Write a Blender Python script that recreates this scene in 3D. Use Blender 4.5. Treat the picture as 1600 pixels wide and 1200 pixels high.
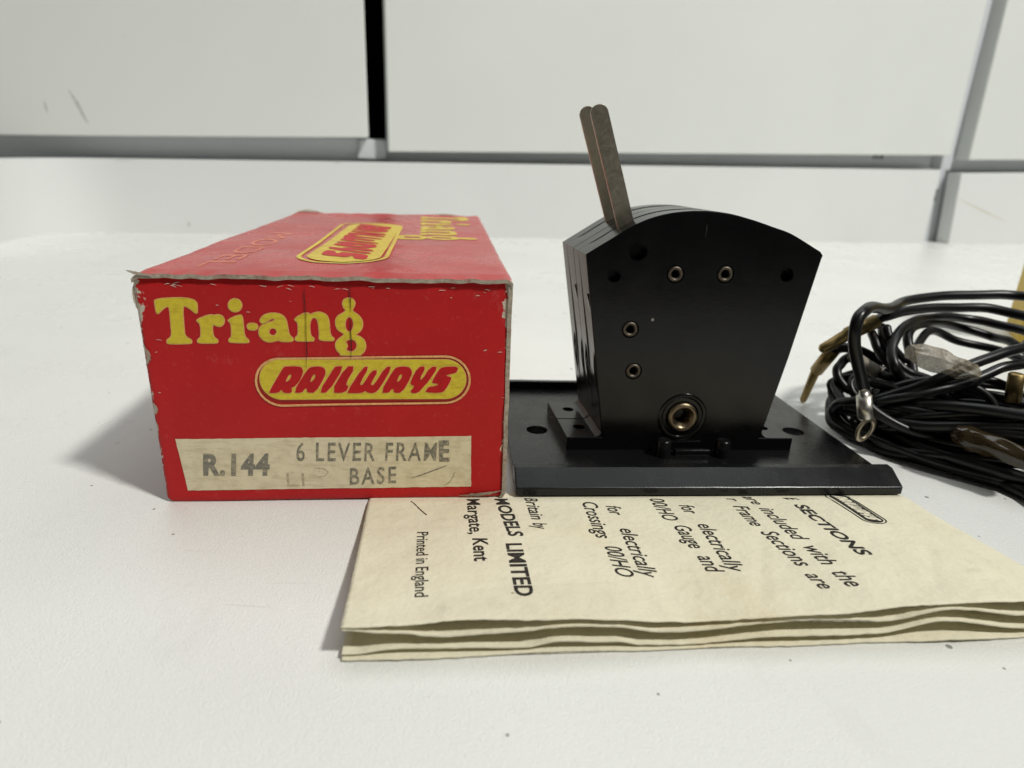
import bpy, bmesh, math, random
from mathutils import Vector, Matrix, noise
from mathutils.geometry import tessellate_polygon

for o in list(bpy.data.objects):
    bpy.data.objects.remove(o, do_unlink=True)
random.seed(7)
S = 0.001                                   # everything below is written in millimetres
scene = bpy.context.scene
col = scene.collection

# ---------------------------------------------------------------- camera
PITCH, ROLL, CAM_H = math.radians(19.0915), math.radians(2.5636), 65.585
fwd = Vector((0, math.cos(PITCH), -math.sin(PITCH)))
r0 = Vector((1, 0, 0)); u0 = r0.cross(fwd)
cr = r0 * math.cos(ROLL) + u0 * math.sin(ROLL)
cu = u0 * math.cos(ROLL) - r0 * math.sin(ROLL)
cam_data = bpy.data.cameras.new('camera')
cam = bpy.data.objects.new('camera', cam_data); col.objects.link(cam)
cam.matrix_world = Matrix(((cr.x, cu.x, -fwd.x, 0), (cr.y, cu.y, -fwd.y, 0), (cr.z, cu.z, -fwd.z, CAM_H * S), (0, 0, 0, 1)))
cam_data.sensor_width = 36; cam_data.lens = 1007.606 / 1600 * 36
cam_data.clip_start = 0.005; cam_data.clip_end = 20
cam_data.dof.use_dof = True; cam_data.dof.focus_distance = 0.124; cam_data.dof.aperture_fstop = 23
scene.camera = cam

# ---------------------------------------------------------------- light and exposure
world = bpy.data.worlds.new('World'); scene.world = world; world.use_nodes = True
world.node_tree.nodes['Background'].inputs[0].default_value = (0.97, 1.0, 0.98, 1)
world.node_tree.nodes['Background'].inputs[1].default_value = 0.03

def area_light(name, loc, target, size, power, color):
    d = bpy.data.lights.new(name, 'AREA'); d.shape = 'RECTANGLE'; d.size, d.size_y = size
    d.energy = power; d.color = color
    o = bpy.data.objects.new(name, d); col.objects.link(o)
    o.location = loc
    o.rotation_euler = (Vector(target) - Vector(loc)).to_track_quat('-Z', 'Y').to_euler()
    return o
area_light('ceiling_lamp', (1.14, -0.52, 1.78), (-0.02, 0.12, 0.0), (0.19, 0.19), 40.0, (1.0, 0.988, 0.945))
area_light('ceiling_panel', (0.05, 0.62, 1.20), (0.05, 0.50, 0.0), (1.3, 0.7), 6.2, (0.955, 0.99, 1.0))
scene.view_settings.view_transform = 'Standard'; scene.view_settings.look = 'None'
scene.view_settings.exposure = 0.0; scene.view_settings.gamma = 1.0

# ---------------------------------------------------------------- outlines and paths, all in millimetres in the frame of the thing they belong to
D = {}
D['TRI'] = [
    [[[3.26, 40.26], [10.34, 40.54], [10.2, 37.89], [9.85, 37.54], [9.19, 38.28], [8.33, 38.93], [7.78, 38.92], [7.52, 35.31], [7.45, 33.41], [8.52, 32.82], [8.5, 32.27], [8.17, 32.04], [4.36, 31.96], [4.21, 32.35], [4.37, 32.84], [5.25, 33.34], [5.34, 35.56], [5.57, 38.76], [5.03, 38.81], [4.21, 38.22], [3.48, 37.46], [3.18, 37.62], [3.17, 39.26]]],
    [[[9.77, 36.47], [11.58, 37.29], [12.61, 37.47], [12.84, 37.31], [13.63, 37.53], [14.36, 37.27], [14.63, 36.52], [14.39, 35.71], [13.75, 35.24], [13.01, 35.37], [12.61, 35.69], [12.37, 35.36], [12.28, 33.45], [13.06, 32.85], [13.0, 32.36], [12.65, 32.16], [9.58, 32.14], [9.45, 32.55], [9.67, 32.94], [10.23, 33.3], [10.39, 35.75], [9.89, 36.14]]],
    [[[15.21, 36.53], [16.37, 37.16], [17.43, 37.52], [17.78, 37.26], [17.78, 35.41], [17.74, 33.5], [18.45, 32.81], [18.41, 32.45], [18.08, 32.28], [15.1, 32.32], [14.87, 32.59], [15.05, 33.06], [15.52, 33.42], [15.69, 35.94], [15.26, 36.26]]],
    [[[17.9, 39.21], [17.73, 38.68], [17.35, 38.25], [16.85, 38.0], [16.32, 38.0], [15.87, 38.23], [15.58, 38.65], [15.52, 39.18], [15.7, 39.72], [16.07, 40.15], [16.57, 40.39], [17.1, 40.39], [17.55, 40.17], [17.84, 39.75]]],
    [[[18.36, 35.34], [18.58, 35.83], [19.06, 36.0], [19.78, 35.98], [20.26, 35.66], [20.21, 35.11], [19.84, 34.72], [18.93, 34.66], [18.49, 34.87]]],
    [[[20.69, 36.48], [21.09, 37.21], [22.04, 37.76], [23.34, 37.97], [24.6, 37.66], [25.31, 36.85], [25.46, 35.49], [25.59, 33.84], [26.28, 33.29], [26.16, 32.73], [25.75, 32.59], [24.05, 32.58], [23.69, 32.85], [23.15, 32.71], [22.09, 32.42], [21.07, 32.69], [20.37, 33.52], [20.25, 34.48], [20.68, 35.44], [21.63, 36.0], [23.34, 36.51], [23.29, 36.83], [22.73, 36.88], [22.05, 36.41], [21.36, 35.94], [20.81, 36.04]], [[23.48, 34.43], [23.38, 34.12], [23.17, 33.86], [22.88, 33.72], [22.56, 33.72], [22.3, 33.86], [22.12, 34.1], [22.08, 34.41], [22.18, 34.73], [22.39, 34.98], [22.68, 35.12], [22.99, 35.12], [23.26, 34.98], [23.44, 34.74]]],
    [[[26.73, 36.87], [28.22, 37.84], [29.27, 38.04], [29.63, 37.66], [30.04, 37.94], [31.1, 38.23], [32.25, 37.89], [32.84, 36.94], [32.83, 34.46], [33.05, 33.62], [33.56, 33.35], [33.46, 32.93], [33.13, 32.79], [31.16, 32.85], [30.78, 33.19], [30.95, 33.75], [30.91, 36.09], [30.63, 37.05], [29.99, 37.18], [29.57, 36.63], [29.31, 35.53], [29.37, 33.73], [30.0, 33.32], [29.91, 32.82], [29.57, 32.7], [26.81, 32.68], [26.52, 33.01], [26.74, 33.52], [27.2, 33.8], [27.33, 36.19], [26.83, 36.54]]],
    [[[36.5, 40.86], [37.34, 40.52], [37.62, 39.77], [37.27, 39.04], [36.99, 38.62], [37.23, 38.22], [38.26, 37.55], [38.86, 36.32], [38.54, 34.93], [37.71, 34.22], [37.3, 33.94], [38.22, 33.67], [38.99, 32.97], [39.21, 31.7], [38.77, 30.7], [38.21, 30.27], [38.34, 30.05], [34.31, 30.02], [34.59, 30.31], [33.83, 30.96], [33.62, 32.09], [34.08, 33.07], [35.45, 33.98], [35.07, 34.34], [34.17, 34.88], [33.85, 36.12], [34.18, 37.36], [35.39, 38.06], [35.94, 38.47], [35.56, 38.88], [35.27, 39.69], [35.59, 40.5]], [[37.13, 35.94], [37.02, 35.31], [36.79, 34.81], [36.47, 34.53], [36.12, 34.52], [35.83, 34.8], [35.64, 35.3], [35.6, 35.92], [35.7, 36.54], [35.94, 37.04], [36.26, 37.32], [36.6, 37.33], [36.89, 37.06], [37.08, 36.56]], [[36.73, 33.15], [37.38, 32.82], [37.61, 31.97], [37.31, 31.12], [36.62, 30.69], [35.82, 30.83], [35.44, 31.25], [35.86, 31.68], [35.76, 32.24], [35.46, 32.66], [35.93, 33.03]]],
]
D['RAIL'] = [
    [[[21.08, 22.84], [24.07, 27.69], [24.47, 27.91], [27.05, 27.92], [27.58, 27.42], [27.45, 26.3], [26.7, 24.88], [25.72, 23.89], [25.18, 23.75], [25.37, 22.75], [23.8, 22.66], [23.39, 23.46], [22.89, 22.75], [21.32, 22.66]], [[25.08, 26.43], [25.43, 26.29], [25.27, 25.59], [24.54, 24.88], [24.24, 25.02]]],
    [[[25.42, 22.75], [28.3, 27.28], [29.12, 27.84], [30.94, 27.93], [31.68, 27.29], [31.48, 26.02], [29.57, 22.75], [27.99, 22.72], [28.04, 23.52], [27.65, 23.58], [27.07, 22.72]], [[29.41, 26.44], [29.8, 26.3], [29.62, 25.6], [28.92, 24.83], [28.66, 24.94]]],
    [[[30.04, 22.74], [33.27, 27.72], [33.55, 27.94], [35.12, 27.95], [31.81, 22.74]]],
    [[[32.26, 22.71], [35.38, 27.95], [37.16, 27.96], [35.04, 24.38], [35.77, 24.09], [34.99, 22.71]]],
    [[[35.17, 22.71], [38.53, 27.88], [39.64, 27.88], [37.73, 24.55], [37.98, 24.18], [38.39, 24.44], [40.09, 27.18], [41.28, 27.18], [39.78, 24.55], [39.98, 24.18], [40.46, 24.44], [42.63, 27.89], [43.88, 27.9], [41.43, 23.61], [40.45, 22.65], [39.12, 22.71], [38.74, 23.17], [38.05, 22.65], [35.91, 22.65]]],
    [[[41.48, 22.74], [44.07, 27.33], [44.89, 27.9], [46.75, 27.99], [47.54, 27.2], [47.31, 25.91], [45.57, 22.74], [43.95, 22.71], [44.05, 23.46], [43.65, 23.52], [43.09, 22.71]], [[45.25, 26.48], [45.7, 26.34], [45.5, 25.62], [44.87, 24.9], [44.6, 25.05]]],
    [[[46.92, 22.73], [48.03, 24.19], [47.22, 24.33], [47.18, 25.05], [48.62, 27.91], [50.18, 28.0], [48.86, 25.48], [49.34, 25.34], [50.91, 27.92], [52.44, 28.01], [50.48, 24.91], [49.65, 24.04], [48.55, 22.65]]],
    [[[49.86, 22.82], [50.25, 23.46], [50.47, 23.9], [52.1, 24.19], [52.43, 24.57], [51.29, 24.68], [51.24, 25.06], [52.38, 27.21], [53.2, 27.93], [56.17, 28.03], [55.91, 26.94], [55.36, 26.65], [54.01, 26.36], [53.87, 26.13], [54.82, 25.93], [54.82, 25.35], [53.73, 23.31], [52.91, 22.73]]],
]
D['CAP'] = [
    [18.31, 20.37],
    [58.71, 20.57],
    [58.45, 30.31],
    [19.21, 30.01],
]
D['CAPIN'] = [
    [19.31, 21.35],
    [57.73, 21.52],
    [57.51, 29.37],
    [20.02, 29.11],
]
D['LABEL'] = [
    [4.14, 2.59],
    [58.88, 2.49],
    [58.74, 13.64],
    [3.19, 13.43],
]
D['R144'] = [
    [7.39, 5.99],
    [19.67, 5.81],
    [7.92, 10.46],
]
D['LEVER'] = [
    [24.96, 8.63],
    [54.24, 8.41],
    [25.25, 12.57],
]
D['BASE'] = [
    [34.93, 3.32],
    [43.95, 3.6],
    [35.11, 6.98],
]
D['FOLD'] = {
    'top': [[0.0, 5.54], [7.0, 5.71], [16.9, 6.21], [30.2, 6.08], [37.5, 5.62], [45.2, 5.03], [48.5, 4.7], [63.9, 5.51], [69.8, 5.43], [81.9, 6.5], [94.5, 7.02], [99.7, 6.86]],
    'f1': [[-0.0, 5.02], [7.0, 4.34], [14.5, 3.42], [24.6, 4.02], [30.3, 4.57], [37.6, 4.2], [45.4, 3.25], [64.1, 4.27], [77.6, 3.8], [88.4, 5.73], [100.6, 4.18]],
    'f2': [[-0.0, 0.76], [7.0, 1.55], [16.1, 1.4], [24.7, 1.16], [30.5, 1.93], [37.9, 1.64], [43.6, 0.63], [64.6, 1.75], [78.1, 1.71], [87.8, 3.45], [101.4, 1.8]],
    'bot': [[-0.1, -0.11], [6.9, 0.14], [24.8, -0.4], [30.7, -0.42], [38.0, -0.05], [43.7, -0.51], [65.1, -0.69], [76.1, -0.67], [83.6, 0.22], [89.9, 0.69], [102.0, -0.01]],
}
D['TEXT'] = [
    ['Printed in England', [8.89, 28.52], [9.53, 6.73], [11.39, 6.77], 0, 0],
    ['Margate,', [18.17, 43.13], [18.26, 27.11], [20.38, 27.06], 0, 0.3],
    ['Kent', [18.68, 25.41], [18.66, 17.08], [20.91, 17.2], 0, 0.6],
    ['MODELS', [23.84, 43.18], [25.24, 26.18], [27.06, 26.28], 0, 1],
    ['LIMITED', [24.39, 23.32], [24.34, 6.0], [27.08, 6.07], 0, 1],
    ['Britain', [29.89, 43.45], [30.1, 33.18], [31.7, 33.32], 1, 0],
    ['by', [30.06, 31.57], [30.18, 29.06], [31.91, 28.83], 1, 0],
    ['Crossings', [41.35, 40.91], [40.91, 25.56], [43.05, 25.89], 1, 0],
    ['00/HO', [41.53, 22.46], [41.11, 12.07], [44.18, 12.43], 1, 0],
    ['for', [45.85, 39.13], [45.83, 35.01], [47.65, 35.13], 1, 0],
    ['electrically', [45.99, 29.18], [45.21, 12.01], [48.78, 13.83], 1, 0],
    ['00/HO', [55.73, 42.24], [55.77, 32.39], [58.96, 32.63], 1, 0],
    ['Gauge', [56.56, 30.01], [56.53, 21.1], [58.3, 21.12], 1, 0],
    ['and', [56.66, 18.31], [56.34, 12.96], [59.35, 12.96], 1, 0],
    ['for', [60.99, 39.1], [61.01, 35.19], [62.8, 35.26], 1, 0],
    ['electrically', [61.37, 30.39], [60.01, 12.75], [63.8, 14.35], 1, 0],
    ['r', [72.14, 41.95], [72.36, 40.6], [73.54, 40.71], 1, 0],
    ['Frame', [72.06, 38.47], [71.72, 29.35], [73.97, 29.83], 1, 0],
    ['Sections', [72.26, 27.09], [72.13, 13.67], [73.63, 13.63], 1, 0],
    ['are', [71.86, 11.22], [71.98, 6.63], [73.23, 6.77], 1, 0],
    ['are', [76.09, 43.15], [76.78, 39.04], [78.54, 39.35], 1, 0],
    ['included', [77.01, 37.23], [76.75, 23.06], [79.09, 23.28], 1, 0],
    ['with', [76.74, 20.53], [76.35, 13.53], [79.24, 14.82], 1, 0],
    ['the', [76.26, 11.1], [76.26, 6.42], [77.64, 6.53], 1, 0],
    ['E', [84.56, 42.04], [85.4, 40.94], [87.73, 41.65], 1, 1],
    ['SECTIONS', [85.15, 38.55], [84.7, 16.17], [86.91, 16.42], 1, 1],
]
D['HAIR'] = [
    [7.09, 42.0],
    [8.09, 39.99],
    [9.07, 37.89],
    [10.37, 35.56],
]
D['WIRE'] = {
    'ring_lead': [1.55, [[90.6, 158.0, 13.8], [87.6, 157.0, 19.7], [85.0, 156.0, 24.9], [83.9, 156.0, 30.6], [86.1, 158.0, 33.9], [91.0, 162.0, 34.3], [98.2, 168.0, 33.1], [105.2, 174.0, 33.9], [117.4, 180.0, 34.6], [133.5, 182.0, 35.5], [141.6, 180.0, 35.7], [146.0, 172.0, 35.6]]],
    'pin_lead': [1.5, [[90.5, 160.0, 31.1], [95.1, 162.0, 32.5], [104.9, 168.0, 33.1], [118.7, 172.0, 33.5], [127.3, 172.0, 33.4], [133.7, 168.0, 32.7], [137.9, 160.0, 31.3]]],
    'arc3': [1.4, [[95.9, 150.0, 18.2], [91.4, 148.0, 22.7], [91.9, 152.0, 26.4], [96.4, 158.0, 29.9], [104.0, 166.0, 30.2], [113.5, 174.0, 30.0], [123.6, 178.0, 29.5], [131.3, 176.0, 28.9], [136.5, 170.0, 28.1], [137.6, 160.0, 27.1]]],
    'arc4': [1.4, [[98.1, 150.0, 18.6], [98.9, 155.0, 23.4], [100.0, 160.0, 27.8], [106.3, 168.0, 29.0], [117.0, 176.0, 27.9], [125.6, 180.0, 26.5], [133.9, 178.0, 24.6], [135.5, 172.0, 24.7], [134.9, 166.0, 23.8], [133.5, 155.0, 22.5]]],
    'arc5': [1.3, [[92.7, 158.0, 30.2], [93.0, 156.0, 27.8], [93.7, 154.0, 25.4], [98.9, 156.0, 23.1], [111.5, 170.0, 27.1], [121.1, 172.0, 24.4], [130.2, 168.0, 23.0], [132.7, 158.0, 22.3]]],
    'diag1': [1.45, [[124.3, 150.0, 29.9], [120.0, 148.0, 29.1], [112.6, 145.0, 28.3], [103.9, 142.0, 25.7], [94.1, 140.0, 21.7], [86.4, 142.0, 17.4], [82.4, 145.0, 14.8], [80.9, 149.0, 12.9], [81.1, 152.0, 9.7], [82.0, 150.0, 7.4], [84.6, 144.0, 6.4], [89.9, 138.0, 5.8], [98.1, 132.0, 5.7], [103.3, 125.0, 5.6], [105.8, 119.0, 5.5], [106.9, 112.0, 5.5]]],
    'diag2': [1.4, [[125.2, 146.0, 27.0], [117.9, 144.0, 26.3], [111.2, 142.0, 25.6], [103.5, 140.0, 22.5], [94.0, 139.0, 19.8], [86.0, 141.0, 16.5], [83.5, 145.0, 13.4], [82.8, 150.0, 11.6], [83.7, 154.0, 8.5], [85.2, 150.0, 6.2], [89.6, 143.0, 5.7], [95.7, 138.0, 6.3], [101.3, 133.0, 6.7], [105.6, 127.0, 7.2], [108.5, 120.0, 7.6]]],
    'hoop': [1.35, [[87.3, 152.0, 14.1], [84.7, 153.0, 15.0], [82.7, 155.0, 16.4], [82.3, 157.0, 18.6], [83.5, 158.0, 20.7], [85.3, 158.0, 22.2]]],
    'hoop_tail': [1.3, [[90.1, 152.0, 19.9], [92.4, 150.0, 19.7], [95.4, 148.0, 18.9], [100.4, 146.0, 18.5], [106.3, 144.0, 14.4], [113.5, 140.0, 11.5], [116.7, 132.0, 10.4]]],
    'outer': [1.4, [[95.2, 166.0, 13.0], [89.2, 163.0, 12.7], [84.3, 160.0, 10.6], [82.0, 156.0, 8.5], [81.1, 151.0, 6.6], [83.7, 145.0, 5.5], [89.3, 137.0, 5.8], [96.6, 132.0, 6.0], [102.5, 126.0, 6.2], [107.2, 121.0, 5.7], [108.3, 114.0, 5.8]]],
    'in1': [1.3, [[90.5, 160.0, 28.2], [90.7, 156.0, 25.2], [92.5, 152.0, 22.0], [95.7, 149.0, 19.9], [99.9, 148.0, 19.1], [105.7, 146.0, 16.0], [111.2, 142.0, 13.8], [118.8, 136.0, 13.4]]],
    'in2': [1.3, [[93.8, 162.0, 29.6], [92.8, 158.0, 26.4], [93.9, 154.0, 23.4], [96.3, 152.0, 21.2], [99.3, 150.0, 20.0]]],
}
D['PARTS'] = {
    'ferrule': [[90.5, 158.0, 14.1], [91.1, 158.0, 12.1], [92.2, 157.0, 6.4]],
    'ring': [[92.7, 156.0, 3.8], [90.9, 156.0, 3.7], [92.1, 156.0, 6.8], [93.5, 156.0, 0.4]],
    'pin1': [[77.2, 157.0, 24.1], [79.6, 157.0, 25.7], [83.5, 158.0, 28.1], [90.8, 160.0, 31.2]],
    'pin2': [[82.1, 171.5, 5.1], [82.2, 168.0, 14.5], [82.5, 168.0, 15.2], [83.4, 163.0, 22.7]],
    'sleeve': [[85.3, 158.0, 22.7], [87.9, 155.0, 21.2], [90.3, 152.0, 19.8]],
    'tapeblock': [[94.9, 150.0, 26.6], [102.8, 150.0, 24.7], [111.3, 150.0, 21.9]],
    'cone': [[91.5, 152.0, 5.6], [94.8, 148.0, 5.1], [99.2, 146.0, 4.8]],
    'brass': [[120.1, 150.0, 21.0], [125.5, 148.0, 21.0]],
    'cleartape': [[101.8, 138.0, 11.4], [104.4, 136.0, 10.5], [108.3, 132.0, 10.0], [112.5, 126.0, 9.2]],
}

# ---------------------------------------------------------------- small helpers
def tag(o, label=None, cat=None, group=None, kind=None):
    if label: o['label'] = label
    if cat: o['category'] = cat
    if group: o['group'] = group
    if kind: o['kind'] = kind
    return o

def empty(name, loc, rot=(0, 0, 0)):
    o = bpy.data.objects.new(name, None); col.objects.link(o)
    o.location = Vector(loc) * S; o.rotation_euler = rot; o.empty_display_size = 0.01
    return o

def obj(name, verts, faces, mats, parent=None, smooth=False, fmat=None):
    me = bpy.data.meshes.new(name)
    me.from_pydata([(v[0] * S, v[1] * S, v[2] * S) for v in verts], [], faces)
    for m in (mats if isinstance(mats, (list, tuple)) else [mats]): me.materials.append(m)
    if fmat:
        for p, k in zip(me.polygons, fmat): p.material_index = k
    if smooth:
        for p in me.polygons: p.use_smooth = True
    me.update()
    o = bpy.data.objects.new(name, me); col.objects.link(o)
    if parent: o.parent = parent
    return o

def fix_normals(o):
    bm = bmesh.new(); bm.from_mesh(o.data); bmesh.ops.recalc_face_normals(bm, faces=bm.faces); bm.to_mesh(o.data); bm.free()
    return o

def bevel(o, w, seg=2):
    m = o.modifiers.new('bevel', 'BEVEL'); m.width = w * S; m.segments = seg; m.limit_method = 'ANGLE'; m.angle_limit = math.radians(35)
    return o

def box_geo(x0, x1, y0, y1, z0, z1):
    v = [(x0, y0, z0), (x1, y0, z0), (x1, y1, z0), (x0, y1, z0), (x0, y0, z1), (x1, y0, z1), (x1, y1, z1), (x0, y1, z1)]
    f = [(0, 3, 2, 1), (4, 5, 6, 7), (0, 1, 5, 4), (1, 2, 6, 5), (2, 3, 7, 6), (3, 0, 4, 7)]
    return v, f

def catmull(pts, n=8):
    P = [Vector(p) for p in pts]; P = [P[0] * 2 - P[1]] + P + [P[-1] * 2 - P[-2]]
    out = []
    for i in range(1, len(P) - 2):
        a, b, c, d = P[i - 1], P[i], P[i + 1], P[i + 2]
        for k in range(n):
            t = k / n
            out.append(0.5 * ((2 * b) + (c - a) * t + (2 * a - 5 * b + 4 * c - d) * t * t + (3 * b - a - 3 * c + d) * t ** 3))
    out.append(P[-2]); return out

def interp(tab, x):
    if x <= tab[0][0]: return tab[0][1]
    for (a, za), (b, zb) in zip(tab, tab[1:]):
        if x <= b:
            t = (x - a) / (b - a); t = t * t * (3 - 2 * t); return za + (zb - za) * t
    return tab[-1][1]

def tube_geo(path, rad, n=12, caps=True, flat=1.0):
    P = [Vector(p) for p in path]; V = []; F = []
    up = Vector((0, 0, 1)); prev = None
    for i, p in enumerate(P):
        t = (P[min(i + 1, len(P) - 1)] - P[max(i - 1, 0)])
        if t.length < 1e-6: t = Vector((1, 0, 0))
        t.normalize()
        if prev is None:
            a = t.cross(up if abs(t.z) < .9 else Vector((1, 0, 0))).normalized()
        else:
            a = (prev - t * prev.dot(t)).normalized()
        prev = a; b = t.cross(a)
        r = rad[i] if isinstance(rad, (list, tuple)) else rad
        for k in range(n):
            th = 2 * math.pi * k / n
            V.append(p + a * (r * math.cos(th)) + b * (r * flat * math.sin(th)))
    for i in range(len(P) - 1):
        for k in range(n):
            F.append((i * n + k, i * n + (k + 1) % n, (i + 1) * n + (k + 1) % n, (i + 1) * n + k))
    if caps:
        F.append(tuple(range(n - 1, -1, -1))); F.append(tuple((len(P) - 1) * n + k for k in range(n)))
    return V, F

def lathe_geo(prof, center, axis='y', n=28, closed=True):
    """prof: list of (radius, depth along axis); a ring when closed."""
    V = []; F = []; m = len(prof); cx, cy, cz = center
    for k in range(n):
        a = 2 * math.pi * k / n
        for r, d in prof:
            if axis == 'y': V.append((cx + r * math.cos(a), cy + d, cz + r * math.sin(a)))
            else: V.append((cx + r * math.cos(a), cy + r * math.sin(a), cz + d))
    for k in range(n):
        k2 = (k + 1) % n
        for i in range(m if closed else m - 1):
            j = (i + 1) % m
            F.append((k * m + i, k * m + j, k2 * m + j, k2 * m + i))
    return V, F

def chaikin(ring, it=2):
    for _ in range(it):
        q = []
        for i, a in enumerate(ring):
            b = ring[(i + 1) % len(ring)]
            q += [(a[0] * .75 + b[0] * .25, a[1] * .75 + b[1] * .25), (a[0] * .25 + b[0] * .75, a[1] * .25 + b[1] * .75)]
        ring = q
    return ring

def area2(r): return sum(a[0] * b[1] - b[0] * a[1] for a, b in zip(r, r[1:] + r[:1]))

def offset(ring, d):
    s = 1 if area2(ring) > 0 else -1; n = len(ring); out = []
    for i in range(n):
        a, b, c = Vector(ring[i - 1]), Vector(ring[i]), Vector(ring[(i + 1) % n])
        e1 = (b - a); e2 = (c - b)
        if e1.length < 1e-6 or e2.length < 1e-6: out.append(tuple(b)); continue
        e1.normalize(); e2.normalize()
        nn = Vector((e1.y + e2.y, -e1.x - e2.x)) * s
        if nn.length > 1e-6: nn.normalize()
        out.append(tuple(b + nn * d))
    return out

def fill2d(shapes, to3d):
    """shapes: list of [outer, hole, ...] rings in 2-D -> flat filled mesh data."""
    V = []; F = []
    for rings in shapes:
        base = len(V)
        polys = [[Vector((p[0], p[1], 0)) for p in r] for r in rings]
        flat = [p for r in rings for p in r]
        V += [to3d(*p[:2]) for p in flat]
        for t in tessellate_polygon(polys): F.append(tuple(base + i for i in t))
    return V, F

def text_geo(body, shear=0.0, bold=0.0, space=1.0):
    cu_ = bpy.data.curves.new('txt', 'FONT'); cu_.body = body; cu_.size = 1; cu_.shear = shear; cu_.offset = bold; cu_.resolution_u = 3; cu_.space_character = space
    o = bpy.data.objects.new('txt', cu_); col.objects.link(o)
    dg = bpy.context.evaluated_depsgraph_get()
    me = bpy.data.meshes.new_from_object(o.evaluated_get(dg))
    V = [tuple(v.co) for v in me.vertices]; F = [tuple(p.vertices) for p in me.polygons]
    bpy.data.objects.remove(o); bpy.data.meshes.remove(me); bpy.data.curves.remove(cu_)
    x0 = min(v[0] for v in V); x1 = max(v[0] for v in V); y1 = max(v[1] for v in V)
    return [((v[0] - x0) / (x1 - x0), v[1] / y1) for v in V], F       # unit width, unit height above the baseline

# ---------------------------------------------------------------- materials
class Mat:
    def __init__(s, name):
        s.m = bpy.data.materials.new(name); s.m.use_nodes = True; s.nt = s.m.node_tree
        s.b = s.nt.nodes['Principled BSDF']; s._c = None
    def node(s, t, **k):
        n = s.nt.nodes.new(t)
        for a, v in k.items(): setattr(n, a, v)
        return n
    def link(s, a, b): s.nt.links.new(a, b)
    def put(s, sock, v):
        if hasattr(v, 'is_linked') or hasattr(v, 'links'): s.link(v, sock)
        else: sock.default_value = v
    def coord(s):
        if s._c is None: s._c = s.node('ShaderNodeTexCoord').outputs['Object']
        return s._c
    def scaled(s, vec):
        n = s.node('ShaderNodeMapping'); s.link(s.coord(), n.inputs[0]); n.inputs['Scale'].default_value = vec
        return n.outputs[0]
    def noise(s, per_mm, detail=4, rough=.55, vec=None, dist=0.0):
        n = s.node('ShaderNodeTexNoise'); s.link(vec if vec is not None else s.coord(), n.inputs['Vector'])
        n.inputs['Scale'].default_value = per_mm / S if vec is None else per_mm
        n.inputs['Detail'].default_value = detail; n.inputs['Roughness'].default_value = rough; n.inputs['Distortion'].default_value = dist
        return n.outputs['Fac']
    def math(s, op, a, b=0.0, clamp=False):
        n = s.node('ShaderNodeMath', operation=op); n.use_clamp = clamp
        s.put(n.inputs[0], a); s.put(n.inputs[1], b); return n.outputs[0]
    def ramp(s, v, lo, hi, a=0.0, b=1.0):
        n = s.node('ShaderNodeMapRange'); s.put(n.inputs['Value'], v)
        n.inputs['From Min'].default_value = lo; n.inputs['From Max'].default_value = hi
        n.inputs['To Min'].default_value = a; n.inputs['To Max'].default_value = b; return n.outputs[0]
    def mix(s, f, a, b):
        n = s.node('ShaderNodeMix', data_type='RGBA'); s.put(n.inputs['Factor'], f)
        for k, v in ((6, a), (7, b)):
            if isinstance(v, tuple): n.inputs[k].default_value = v + (1,)
            else: s.link(v, n.inputs[k])
        return n.outputs[2]
    def xyz(s):
        n = s.node('ShaderNodeSeparateXYZ'); s.link(s.coord(), n.inputs[0]); return n.outputs
    def specks(s, cell_mm, size, keep, vec=None):
        """sparse small round marks: 1 inside a mark"""
        n = s.node('ShaderNodeTexVoronoi'); s.link(vec if vec is not None else s.coord(), n.inputs['Vector']); n.inputs['Scale'].default_value = 1 / (cell_mm * S)
        sep = s.node('ShaderNodeSeparateColor'); s.link(n.outputs['Color'], sep.inputs[0])
        r = s.math('MULTIPLY', sep.outputs[1], size)
        return s.math('MULTIPLY', s.math('LESS_THAN', n.outputs['Distance'], r), s.math('LESS_THAN', sep.outputs[0], keep))
    def bump(s, h, dist_mm, strength=1.0):
        n = s.node('ShaderNodeBump'); s.put(n.inputs['Height'], h); n.inputs['Distance'].default_value = dist_mm * S; n.inputs['Strength'].default_value = strength
        s.link(n.outputs[0], s.b.inputs['Normal']); return n
    def set(s, color=None, rough=None, metal=None, spec=None, **k):
        for key, v in (('Base Color', color), ('Roughness', rough), ('Metallic', metal), ('Specular IOR Level', spec)):
            if v is None: continue
            if key == 'Base Color' and isinstance(v, tuple): v = v + (1,)
            s.put(s.b.inputs[key], v)
        for key, v in k.items(): s.put(s.b.inputs[key.replace('_', ' ')], v)
        return s.m

def m_table():
    m = Mat('white_painted_table')
    big = m.noise(.012, 3); fine = m.noise(2.6, 3, .6); mid = m.noise(.7, 3)
    c = m.mix(m.ramp(big, .35, .7), (.775, .78, .745), (.83, .835, .80))
    sp = m.math('MAXIMUM', m.specks(4.0, .085, .40), m.specks(8.0, .07, .5))
    stretch = m.scaled((1, .45, 1))
    smear = m.math('MULTIPLY', m.ramp(m.noise(.05 / S, 5, .7, vec=stretch),   .60, .76), .16)
    scr = m.math('MULTIPLY', m.ramp(m.noise(.5 / S, 2, .5, vec=m.scaled((.07, 1.3, 1))), .70, .72), m.ramp(m.noise(.03, 3), .5, .62, 0, .28))
    c = m.mix(scr, c, (.45, .44, .40))
    c = m.mix(smear, c, (.42, .41, .37)); c = m.mix(m.math('MULTIPLY', sp, .72), c, (.10, .095, .08))
    m.bump(m.math('ADD', m.math('MULTIPLY', fine, 1.0), m.math('MULTIPLY', mid, .5)), .17, .8)
    return m.set(c, m.ramp(m.noise(.03, 4, .6), .3, .7, .25, .34), spec=.55)

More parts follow.
